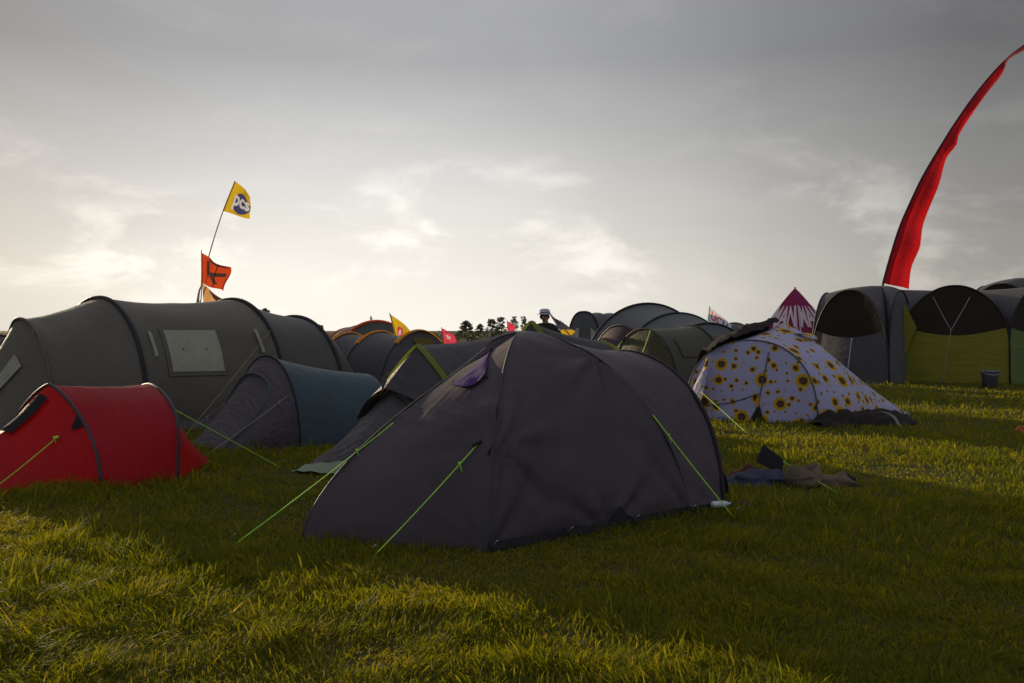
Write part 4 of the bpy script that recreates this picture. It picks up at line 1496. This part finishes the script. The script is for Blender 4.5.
sp_ = thing('folding_seat', ((q[0] + q[3])[0] / 2, 8.95, 0), 'black padded folding seat propped open among the clothes', 'seat')
g.build('backrest', M['black'], sp_)
# flat seat half on the grass, hidden in the blades
bq = [np.array([q[0][0] - 0.02, q[0][1] - 0.0, 0.06]), np.array([q[0][0] + 0.02, q[0][1] + 0.28, 0.05]), np.array([q[3][0] + 0.04, q[3][1] + 0.28, 0.05]), np.array([q[3][0] + 0.0, q[3][1], 0.06])]
g = Geo(); f1, f2 = quad(bq, np.array([0, 0, 0.03])), quad(bq, np.array([0, 0, -0.03]))
g.grid(f1); g.grid(f2)
g.build('seat', M['black'], sp_)
rope(W(783, 461.5, 8.98), GP(838, 493), M['rope_lime'], sp_, 0.0045, 0.0, name='strap', runner=0.02)


def bag(c, sx, sy, sz, rot, mat, label, name, seed):
    root = thing(name, c, label, 'bag')
    n = 25
    th = np.linspace(0, 2 * PI, n)
    rows = []
    for r_, z in ((0.55, 0.0), (0.98, 0.02), (1.05, 0.35), (0.96, 0.7), (0.80, 0.98), (0.74, 1.0), (0.66, 0.8), (0.5, 0.5)):
        rows.append([[c[0] + (sx * r_ * math.cos(t) * (1 + 0.12 * math.sin(3 * t + seed))) * math.cos(rot) - sy * r_ * math.sin(t) * math.sin(rot),
                      c[1] + (sx * r_ * math.cos(t)) * math.sin(rot) + sy * r_ * math.sin(t) * math.cos(rot),
                      sz * z * (1 + 0.13 * math.sin(2 * t + seed) + 0.07 * math.sin(5 * t))] for t in th])
    Geo().grid(np.array(rows)).build('body', mat, root)
    hp = hoop(np.array(c[:2]) + np.array([0, -sy * 0.6]), np.array([sx * 0.45, 0.02]), sz * 0.7, 15)
    hp[:, 1] -= 0.06 * np.sin(np.linspace(0, PI, 15))
    hp[:, 2] = np.maximum(hp[:, 2] * 0.5, 0.03) + sz * 0.25
    Geo().tube(hp, 0.008, 6).build('handle', mat, root)


bag(GP(803, 492) + [0.10, 0.3, 0], 0.16, 0.12, 0.17, 0.3, M['tan'], 'open tan canvas bag sagging in the grass by the black folding seat', 'canvas_bag', 1)
p = GP(832, 491)
lump('garment', p + [0.08, 0.3, 0], 0.18, 0.09, 0.10, M['tan'], 'tan garment lying flat at the right end of the litter', 'clothes', -0.1, 8)
p = GP(849, 490)


def shoe(c, rot, label):
    L_, w, h = 0.26, 0.09, 0.09
    rows = []
    th = np.linspace(0, PI, 13)
    for x, ww, hh in ((0, .25, .5), (0.03, .8, .95), (0.25, 1, 1.05), (0.42, .95, .85), (0.6, .95, .62), (0.8, 1.0, .5), (0.94, .8, .4), (1.0, .3, .2)):
        rows.append([[c[0] + (x - .5) * L_ * math.cos(rot) - ww * w / 2 * math.cos(t) * math.sin(rot),
                      c[1] + (x - .5) * L_ * math.sin(rot) + ww * w / 2 * math.cos(t) * math.cos(rot), 0.02 + hh * h * math.sin(t)] for t in th])
    root = thing('shoe', c, label, 'shoe')
    Geo().grid(np.array(rows)).build('upper', M['black'], root)
    P = []
    for t in np.linspace(0, 2 * PI, 24):
        x = math.cos(t) * L_ * 0.52; y = math.sin(t) * w * 0.55
        P.append([c[0] + x * math.cos(rot) - y * math.sin(rot), c[1] + x * math.sin(rot) + y * math.cos(rot), 0.0])
    P = np.array(P)
    V = np.vstack([P, P + [0, 0, 0.022]])
    fs = [tuple(range(24))[::-1], tuple(range(24, 48))] + [(i, (i + 1) % 24, 24 + (i + 1) % 24, 24 + i) for i in range(24)]
    mk('sole', V, fs, M['sleeve'], root, smooth=False)


shoe(p + [0.10, 0.33, 0.02], 0.9, 'dark shoe at the far right end of the tan garment')


def bottle(c, rot, label):
    root = thing('bottle', c, label, 'bottle')
    ax = np.array([math.cos(rot), math.sin(rot), 0.0])
    prof = [(0.0, 0.001), (0.004, 0.022), (0.02, 0.027), (0.10, 0.027), (0.13, 0.02), (0.145, 0.011), (0.165, 0.011)]
    th = np.linspace(0, 2 * PI, 17)
    nn = np.array([-ax[1], ax[0], 0])
    P = np.array([[np.array(c) + ax * l + nn * r_ * math.cos(t) + np.array([0, 0, 0.04 + r_ * math.sin(t)]) for t in th] for l, r_ in prof])
    Geo().grid(P).build('body', M['white_plastic'], root)
    P = np.array([[np.array(c) + ax * l + nn * r_ * math.cos(t) + np.array([0, 0, 0.04 + r_ * math.sin(t)]) for t in th] for l, r_ in ((0.16, 0.014), (0.178, 0.014), (0.179, 0.001))])
    Geo().grid(P).build('cap', M['flag_blue'], root)


bottle(GP(714, 513) + [-0.02, 0.0, 0.02], 0.35, 'white plastic bottle lying by the rear corner of the largest tent')
p = GP(740, 508)
lump('cloth', p, 0.15, 0.07, 0.05, M['straw'], 'flat greyish cloth in the grass behind the white bottle', 'cloth', 0.1, 12)

# discarded ground sheet by the sunflower tent
p = GP(868, 426)
P = np.zeros((30, 14, 3))
for i in range(30):
    for j in range(14):
        u, v = i / 29, j / 13
        x = -0.75 + 1.5 * u
        y = -0.28 + 0.62 * v
        hgt = 0.26 * math.sin(v * PI) ** 0.5 * (0.3 + 0.7 * math.sin(u * PI) ** 0.5) * (0.7 + 0.26 * math.sin(u * 13 + v * 7 + 2 * math.sin(u * 5)) + 0.14 * math.sin(u * 29 - v * 11 + 3 * math.sin(v * 4)))
        P[i, j] = (p[0] + x + 0.05 * math.sin(v * 9), p[1] + y + 0.35 * u + 0.05 * math.sin(u * 21), max(0.01, hgt) if 0 < j < 13 else 0.01)
o = Geo().grid(P).build('ground_sheet', [M['tarp']], None, loc=(p[0], p[1], 0))
tag(o, 'crumpled dark ground sheet dumped at the foot of the sunflower tent', 'ground sheet')
pts = [[p[0] - 0.05, p[1] - 0.16, 0.20], [p[0] + 0.12, p[1] - 0.20, 0.21], [p[0] + 0.24, p[1] - 0.27, 0.15], [p[0] + 0.30, p[1] - 0.33, 0.02]]
e = cat(pts, 14)
ch = Geo().grid(np.array([e, e + [0.03, -0.02, 0.01]])).build('pale_hem', M['tape'], o)

# bucket in front of the lime shelter
p = GP(990, 387.5)
root = thing('bucket', p, 'grey plastic bucket standing in front of the lime shelter wall', 'bucket')
th = np.linspace(0, 2 * PI, 25)
prof = [(0.01, 0.0), (0.16, 0.0), (0.20, 0.36), (0.215, 0.37), (0.215, 0.40), (0.20, 0.40), (0.15, 0.03), (0.01, 0.03)]
Geo().grid(np.array([[p + [r_ * math.cos(t), r_ * math.sin(t), z] for t in th] for r_, z in prof])).build('body', M['bucket'], root)
hp = hoop(p[:2] + [0, -0.01], np.array([0.21, 0.0]), 0.2, 17)
hp[:, 1] -= hp[:, 2] * 1.0; hp[:, 2] = 0.38 - hp[:, 2] * 0.4
Geo().tube(hp, 0.008, 6).build('handle', M['steel'], root)

# orange bag at the right edge
p = GP(1022, 434)
lump('carrier_bag', p + [0.05, 0, 0], 0.13, 0.10, 0.13, M['orange_bag'], 'small orange bag in the grass at the right edge', 'bag', 0.3, 14)
# small orange thing by the far orange tents
p = W(322, 352, 21.0)
root = thing('wind_sock', (p[0], p[1], 0), 'small bright orange bag hung on a short stake left of the orange-hooped tents', 'bag')
g = Geo()
Geo().tube([[p[0], p[1], 0], [p[0], p[1], p[2] + 0.1]], 0.012, 6).build('stake', M['cane'], root)
th = np.linspace(0, 2 * PI, 13)
P = np.array([[[p[0] + r_ * math.cos(t), p[1] + r_ * math.sin(t) - 0.02, p[2] + z] for t in th] for r_, z in ((0.02, 0.14), (0.07, 0.10), (0.10, 0.0), (0.09, -0.12), (0.03, -0.17))])
Geo().grid(P).build('bag_cloth', M['orange'], root)


# ------------------------------------------------------------------ far trees and hedge
def leaf_material(name, col):
    m, nt = nodes_of(name)
    L = nt.links.new
    oi = N(nt, 'ShaderNodeAttribute', attribute_name='tint')
    sep = N(nt, 'ShaderNodeSeparateColor')
    L(oi.outputs['Color'], sep.inputs[0])
    c = ramp(nt, sep.outputs[0], [(0.0, tuple(q * 0.6 for q in col)), (1.0, tuple(q * 1.5 for q in col))])
    p = N(nt, 'ShaderNodeBsdfPrincipled')
    L(c, p.inputs['Base Color'])
    p.inputs['Roughness'].default_value = 0.6
    t = N(nt, 'ShaderNodeBsdfTranslucent')
    L(c, t.inputs['Color'])
    mx = N(nt, 'ShaderNodeMixShader')
    mx.inputs[0].default_value = 0.15
    L(p.outputs[0], mx.inputs[1]); L(t.outputs[0], mx.inputs[2])
    o = N(nt, 'ShaderNodeOutputMaterial')
    L(mx.outputs[0], o.inputs[0])
    return m


M['leaf'] = leaf_material('dark_leaves', (0.095, 0.092, 0.038))
M['bark'] = solid('bark', (0.07, 0.055, 0.04), 0.9)


def leaves(name, centres, radii, per, size, mat, parent=None, loc=None, r=None):
    r = r or rng
    V = []
    T = []
    for c, rd in zip(centres, radii):
        k = int(per * (rd ** 2))
        dirs = r.normal(size=(k, 3))
        dirs /= np.linalg.norm(dirs, axis=1, keepdims=True)
        pos = np.array(c) + dirs * (rd * r.uniform(0.2, 1.0, (k, 1)) ** 0.5) * [1, 1, 0.62]
        a = r.normal(size=(k, 3)); a /= np.linalg.norm(a, axis=1, keepdims=True)
        b = np.cross(a, r.normal(size=(k, 3))); b /= np.linalg.norm(b, axis=1, keepdims=True)
        s = size * r.uniform(0.5, 1.3, (k, 1))
        V.append(np.stack([pos - a * s, pos + b * s * 0.5, pos + a * s, pos - b * s * 0.5], 1).reshape(-1, 3))
        T.append(np.repeat(np.clip(r.uniform(0, 1) * 0.5 + r.uniform(0, 0.5, k), 0, 1), 4))
    V = np.vstack(V); T = np.concatenate(T)
    n = len(V) // 4
    o = mk(name, V, [(4 * i, 4 * i + 1, 4 * i + 2, 4 * i + 3) for i in range(n)], mat, parent, loc, smooth=False)
    at = o.data.color_attributes.new('tint', 'FLOAT_COLOR', 'POINT')
    at.data.foreach_set('color', np.repeat(T[:, None], 4, 1).astype(np.float32).ravel())
    return o


def tree(px, top, d, wpx, label, seed):
    r = np.random.default_rng(seed)
    x = (px - 512) / F * d
    hgt = H + (HY - top) / F * d
    root = thing('tree', (x, d, 0), label, 'tree', 'trees along the horizon')
    trunk = Geo().tube(cat([[x, d, 0], [x + 0.1, d, hgt * 0.5], [x - 0.05, d, hgt * 0.96]], 10), hgt * 0.035, 6, r2=0.03)
    wr = wpx / F * d / 2 * 1.35
    cs, rs = [], []
    lob = r.uniform(0.55, 1.15, 9)
    for k in range(110):
        f = r.uniform(0.10, 1.0)
        spread = wr * (1.15 - 0.80 * f) * lob[int(f * 8.99)]
        an = r.uniform(0, 2 * PI)
        rr = spread * r.uniform(0.35, 1.0)
        c = np.array([x + rr * math.cos(an), d + rr * math.sin(an), hgt * f - 0.1])
        cs.append(c); rs.append(wr * r.uniform(0.08, 0.20))
        if k % 6 == 0:
            trunk.tube([[x, d, c[2] - 0.25 * rr], c], 0.05, 5, r2=0.015)
    cs.append(np.array([x, d, hgt * 0.97])); rs.append(wr * 0.16)
    trunk.build('trunk', M['bark'], root)
    leaves('crown', cs, rs, 380, 0.12, M['leaf'], root, r=r)


TREES = [(466, 321, 190, 17, 'broad dark tree, first from the left in the far row behind the pink flag'),
         (480, 324, 195, 12, 'low dark tree second in the far row, between the two pink flags'),
         (492, 319, 188, 14, 'spiky dark tree in the far row, left of the small plain pink flag'),
         (501, 317, 196, 12, 'tallest thin tree of the far row, directly left of the small plain pink flag'),
         (514, 316.5, 190, 11, 'narrow tree with a tuft top just right of the small plain pink flag'),
         (524, 316, 194, 10, 'ragged tree right of the narrow tufted tree, above the lime peak'),
         (560, 321, 185, 14, 'bushy tree partly behind the navy flag with the yellow tip'),
         (319, 325, 170, 16, 'bushy far tree between the olive tunnel tent and the orange-hooped tents'),
         (265, 308.5, 165, 20, 'far treetop showing above the ridge of the olive tunnel tent'),
         (371, 316, 240, 6, 'single thin far treetop above the red-orange poled dome tent')]
for i, (px, top, d_, w_, lab) in enumerate(TREES):
    tree(px, top, d_, w_, lab, 500 + i)

# distant hedgerow along the end of the field: one mass
hc, hr = [], []
for k in range(520):
    x = rng.uniform(-95, 95)
    hc.append(np.array([x, 112 + rng.uniform(-2, 2), rng.uniform(0.15, 0.75)])); hr.append(rng.uniform(0.4, 0.8))
hd = leaves('hedge', hc, hr, 90, 0.16, M['leaf'], None, (0, 112, 0))
tag(hd, 'low dark hedgerow closing the far end of the field', 'hedge', kind='stuff')


# ------------------------------------------------------------------ ground and grass
def in_poly(P, poly, shrink=0.93):
    c = poly.mean(0)
    q = c + (poly - c) * shrink
    inside = np.zeros(len(P), bool)
    j = len(q) - 1
    for i in range(len(q)):
        xi, yi = q[i]; xj, yj = q[j]
        cond = ((yi > P[:, 1]) != (yj > P[:, 1])) & (P[:, 0] < (xj - xi) * (P[:, 1] - yi) / (yj - yi + 1e-12) + xi)
        inside ^= cond
        j = i
    return inside


gm = ground_material()
ext = 1500
g = mk('ground', [(-ext, -ext, 0), (ext, -ext, 0), (ext, ext, 0), (-ext, ext, 0)], [(0, 1, 2, 3)], gm, None, (0, 0, 0), smooth=False)
g['kind'] = 'structure'


def vnoise(x, y, sc, seed):
    r = np.random.default_rng(seed)
    T = r.uniform(0, 1, (256, 256))
    u, v = x * sc, y * sc
    i, j = np.floor(u).astype(int), np.floor(v).astype(int)
    fu, fv = u - i, v - j
    fu, fv = fu * fu * (3 - 2 * fu), fv * fv * (3 - 2 * fv)
    g_ = lambda a, b: T[a % 256, b % 256]
    return (g_(i, j) * (1 - fu) + g_(i + 1, j) * fu) * (1 - fv) + (g_(i, j + 1) * (1 - fu) + g_(i + 1, j + 1) * fu) * fv


def grass(n=620000):
    # more blades near the camera, fewer and broader ones far away
    dmin, dmax = 2.6, 55.0
    u = rng.uniform(0, 1, n)
    k = 0.75                       # density falls off as d^-(2-k+...)
    d = (dmin ** (-k) + u * (dmax ** (-k) - dmin ** (-k))) ** (-1 / k)
    x = rng.uniform(-1, 1, n) * (0.80 * d + 1.6)
    # clumping
    cl = vnoise(x, d, 5.0, 1) * 0.6 + vnoise(x, d, 1.6, 2) * 0.4
    keep = rng.uniform(0, 1, n) < np.clip(0.25 + 1.3 * cl, 0, 1)
    x, d, cl = x[keep], d[keep], cl[keep]
    P = np.stack([x, d], 1)
    out = np.zeros(len(P), bool)
    for poly in FOOT:
        out |= in_poly(P, poly)
    x, d, cl = x[~out], d[~out], cl[~out]
    n = len(x)
    big = vnoise(x, d, 0.55, 5)
    ht = (0.036 + 0.062 * np.clip(cl * 1.2 - 0.1, 0, 1.1)) * rng.uniform(0.6, 1.25, n) * (0.55 + 0.9 * big)
    tuft = vnoise(x, d, 2.8, 31)
    worn = np.clip((vnoise(x, d, 0.85, 61) * 0.7 + vnoise(x, d, 3.1, 62) * 0.3 - 0.52) * 5, 0, 1)
    ht *= 1 - 0.45 * worn
    tall = rng.uniform(0, 1, n) < np.clip((tuft - 0.52) * 1.1, 0.02, 0.4)
    ht[tall] *= rng.uniform(1.2, 1.9, tall.sum())
    wd = np.clip(0.0018 * np.sqrt(d / 3.0) * (1 + d * 0.03), 0.0020, 0.03) * rng.uniform(0.6, 1.4, n)
    ht *= 1 + 0.008 * d
    coarse = rng.uniform(0, 1, n) < 0.11 * np.clip(0.4 + 1.4 * vnoise(x, d, 1.3, 41), 0, 1)
    wd[coarse] *= rng.uniform(1.25, 1.75, coarse.sum())
    ht[coarse] *= rng.uniform(1.05, 1.45, coarse.sum())
    an = rng.uniform(0, 2 * PI, n)
    ct = 2 * PI * vnoise(x, d, 2.2, 9) * 1.5
    la = np.where(rng.uniform(0, 1, n) < 0.55, ct, rng.uniform(0, 2 * PI, n))
    lean = rng.uniform(0.15, 1.15, n) + 0.25 * worn
    dx, dy = np.cos(la), np.sin(la)
    wx, wy = np.cos(an), np.sin(an)
    V = np.zeros((n, 7, 3), np.float32)
    for r_, (t, w) in enumerate(((0.0, 0.8), (0.4, 1.0), (0.75, 0.7))):
        b = lean * t ** 1.9
        cx, cy = x + dx * ht * b * 1.05, d + dy * ht * b * 1.05
        cz = ht * t * (1 - 0.28 * lean * t) - (0.01 if r_ == 0 else 0)
        V[:, 2 * r_] = np.stack([cx - wx * wd * w, cy - wy * wd * w, cz], 1)
        V[:, 2 * r_ + 1] = np.stack([cx + wx * wd * w, cy + wy * wd * w, cz], 1)
    V[:, 6] = np.stack([x + dx * ht * lean * 1.1, d + dy * ht * lean * 1.1, ht * (1 - 0.38 * lean)], 1)
    tri = np.array([[0, 1, 3], [0, 3, 2], [2, 3, 5], [2, 5, 4], [4, 5, 6]], np.int32)
    Fc = (np.arange(n, dtype=np.int32) * 7)[:, None, None] + tri[None]
    me = bpy.data.meshes.new('grass')
    nv, nf = n * 7, n * 5
    me.vertices.add(nv)
    me.vertices.foreach_set('co', V.ravel())
    me.loops.add(nf * 3)
    me.loops.foreach_set('vertex_index', Fc.ravel())
    me.polygons.add(nf)
    me.polygons.foreach_set('loop_start', np.arange(nf, dtype=np.int32) * 3)
    me.polygons.foreach_set('loop_total', np.full(nf, 3, np.int32))
    me.update(calc_edges=True)
    tint = np.clip(0.25 * vnoise(x, d, 0.9, 21) + 0.25 * vnoise(x, d, 7.0, 22) + 0.45 * rng.uniform(0, 1, n) + 0.05, 0, 0.88)
    tint = np.clip(tint + 0.12 * worn, 0, 0.88)
    tint[coarse] = np.clip(tint[coarse] + rng.uniform(-0.1, 0.35, coarse.sum()), 0, 0.85)
    straw = rng.uniform(0, 1, n) < 0.02 + 0.10 * np.clip(vnoise(x, d, 0.7, 51) - 0.45, 0, 1)
    tint[straw] = rng.uniform(0.9, 1.0, straw.sum())
    at = me.color_attributes.new('tint', 'FLOAT_COLOR', 'POINT')
    at.data.foreach_set('color', np.repeat(np.repeat(tint[:, None], 7, 1).reshape(-1, 1), 4, 1).astype(np.float32).ravel())
    me.materials.append(GRASS)
    o = bpy.data.objects.new('grass', me)
    C.objects.link(o)
    tag(o, 'rough sunlit meadow grass covering the whole campsite', 'grass', kind='stuff')
    print('GRASS blades', n)


grass()


# ------------------------------------------------------------------ sky, sun, camera
w = bpy.data.worlds.new('World')
S.world = w
w.use_nodes = True
nt = w.node_tree
nt.nodes.clear()
L = nt.links.new
tc = N(nt, 'ShaderNodeTexCoord')
sky = N(nt, 'ShaderNodeTexSky', sky_type='NISHITA')
sky.sun_disc = False
sky.sun_elevation = R(SUN_EL)
sky.sun_rotation = R(SUN_AZ)
sky.air_density = 1.0
sky.dust_density = 3.0
dirv = tc.outputs['Generated']
sx = N(nt, 'ShaderNodeSeparateXYZ')
L(dirv, sx.inputs[0])
dot = N(nt, 'ShaderNodeVectorMath', operation='DOT_PRODUCT')
L(dirv, dot.inputs[0])
dot.inputs[1].default_value = tuple(SUNV)


def maprange(v, a, b, c, d_, smooth=False):
    n = N(nt, 'ShaderNodeMapRange', interpolation_type='SMOOTHSTEP' if smooth else 'LINEAR')
    n.inputs[1].default_value, n.inputs[2].default_value, n.inputs[3].default_value, n.inputs[4].default_value = a, b, c, d_
    L(v, n.inputs[0])
    return n.outputs[0]


# brightness of the thin overcast: brightest low down where the cloud lets the sun's glow through, dimmer upward and to the right within view
hv = N(nt, 'ShaderNodeVectorMath', operation='MULTIPLY')
L(dirv, hv.inputs[0])
hv.inputs[1].default_value = (1, 1, 0)
hn = N(nt, 'ShaderNodeVectorMath', operation='NORMALIZE')
L(hv.outputs[0], hn.inputs[0])
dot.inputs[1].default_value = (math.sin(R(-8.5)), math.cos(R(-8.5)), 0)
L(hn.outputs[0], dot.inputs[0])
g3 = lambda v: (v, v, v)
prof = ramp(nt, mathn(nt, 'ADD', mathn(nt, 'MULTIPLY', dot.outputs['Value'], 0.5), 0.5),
            [(0.0, g3(0.68)), (0.35, g3(0.60)), (0.78, g3(0.23)), (0.885, g3(0.28)), (0.92, g3(0.35)), (0.960, g3(0.56)), (0.985, g3(0.78)), (1.0, g3(0.96))])  # unseen sky behind the camera raised to add fill light
elev = ramp(nt, sx.outputs[2], [(0.0, g3(1.03)), (0.05, g3(1.0)), (0.16, g3(0.74)), (0.26, g3(0.46)), (0.36, g3(0.43)), (0.70, g3(0.80)), (1.0, g3(0.85))])  # rises again above the view: added overhead fill
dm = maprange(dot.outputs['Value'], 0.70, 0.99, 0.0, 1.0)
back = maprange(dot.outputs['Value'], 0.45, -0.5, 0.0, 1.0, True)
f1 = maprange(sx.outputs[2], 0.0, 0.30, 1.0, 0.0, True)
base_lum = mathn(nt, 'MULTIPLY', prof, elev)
# thin cloud: wide soft sheets, streaks, and small heaps close to the horizon
mp = N(nt, 'ShaderNodeMapping')
mp.inputs['Scale'].default_value = (1.6, 1.6, 6.0)
mp.inputs['Rotation'].default_value = (0.0, R(14), 0.0)
L(dirv, mp.inputs['Vector'])
n1 = N(nt, 'ShaderNodeTexNoise')
n1.inputs['Scale'].default_value = 1.7
n1.inputs['Detail'].default_value = 7
n1.inputs['Roughness'].default_value = 0.55
n1.inputs['Distortion'].default_value = 0.4
L(mp.outputs[0], n1.inputs['Vector'])
mp2 = N(nt, 'ShaderNodeMapping')
mp2.inputs['Scale'].default_value = (1.0, 1.0, 2.4)
mp2.inputs['Location'].default_value = (0.3, 0.7, 0.1)
L(dirv, mp2.inputs['Vector'])
n2 = N(nt, 'ShaderNodeTexNoise')
n2.inputs['Scale'].default_value = 7.0
n2.inputs['Detail'].default_value = 9
n2.inputs['Roughness'].default_value = 0.58
n2.inputs['Distortion'].default_value = 0.3
L(mp2.outputs[0], n2.inputs['Vector'])
heap = maprange(n2.outputs[0], 0.49, 0.68, 0.0, 1.0, True)
heapz = mathn(nt, 'MULTIPLY', maprange(sx.outputs[2], 0.01, 0.06, 0.3, 1.0, True), maprange(sx.outputs[2], 0.08, 0.22, 1.0, 0.12, True))
heap = mathn(nt, 'MULTIPLY', heap, heapz)
sheet = maprange(n1.outputs[0], 0.32, 0.70, 0.96, 1.04, True)
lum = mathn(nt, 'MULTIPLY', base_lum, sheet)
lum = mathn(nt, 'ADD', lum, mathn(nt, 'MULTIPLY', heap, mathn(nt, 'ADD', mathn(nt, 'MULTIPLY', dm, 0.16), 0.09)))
tint = mixc(nt, f1, (0.98, 0.99, 1.02), (1.045, 1.0, 0.90))
tint = mixc(nt, back, tint, (0.90, 0.97, 1.18))
tint = mixc(nt, mathn(nt, 'MULTIPLY', heap, 0.5), tint, (1.06, 1.0, 0.90))
lumc = N(nt, 'ShaderNodeCombineColor')
for i in range(3):
    L(lum, lumc.inputs[i])
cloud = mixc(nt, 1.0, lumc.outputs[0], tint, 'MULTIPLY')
bg1 = N(nt, 'ShaderNodeBackground')
L(sky.outputs[0], bg1.inputs[0])
bg1.inputs[1].default_value = 0.06
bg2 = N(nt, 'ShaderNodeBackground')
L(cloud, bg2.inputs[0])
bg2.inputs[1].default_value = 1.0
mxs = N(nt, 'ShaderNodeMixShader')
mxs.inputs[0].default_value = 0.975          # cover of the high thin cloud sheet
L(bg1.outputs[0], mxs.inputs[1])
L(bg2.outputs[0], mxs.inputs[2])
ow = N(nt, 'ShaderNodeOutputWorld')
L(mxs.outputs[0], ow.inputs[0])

sl = bpy.data.lights.new('sun', 'SUN')
sl.energy = 3.6
sl.angle = R(0.6)
sl.color = (1.0, 0.80, 0.52)
so = bpy.data.objects.new('sun', sl)
C.objects.link(so)
so.rotation_euler = SUNV.to_track_quat('Z', 'Y').to_euler()
so.location = (-20, 25, 12)

cam = bpy.data.cameras.new('camera')
cam.sensor_width = 36.0
cam.lens = 36.0 * F / 1024
cam.shift_y = -(341.5 - HY) / 1024
cam.clip_end = 4000
cam.clip_start = 0.05
co = bpy.data.objects.new('camera', cam)
C.objects.link(co)
co.location = (0, 0, H)
co.rotation_euler = (R(90), 0, 0)
S.camera = co
S.view_settings.view_transform = 'Standard'
S.view_settings.look = 'None'
S.view_settings.exposure = 0.0
S.view_settings.gamma = 1.0
S.view_settings.use_curve_mapping = False
S.cycles.max_bounces = 6
S.cycles.transparent_max_bounces = 4
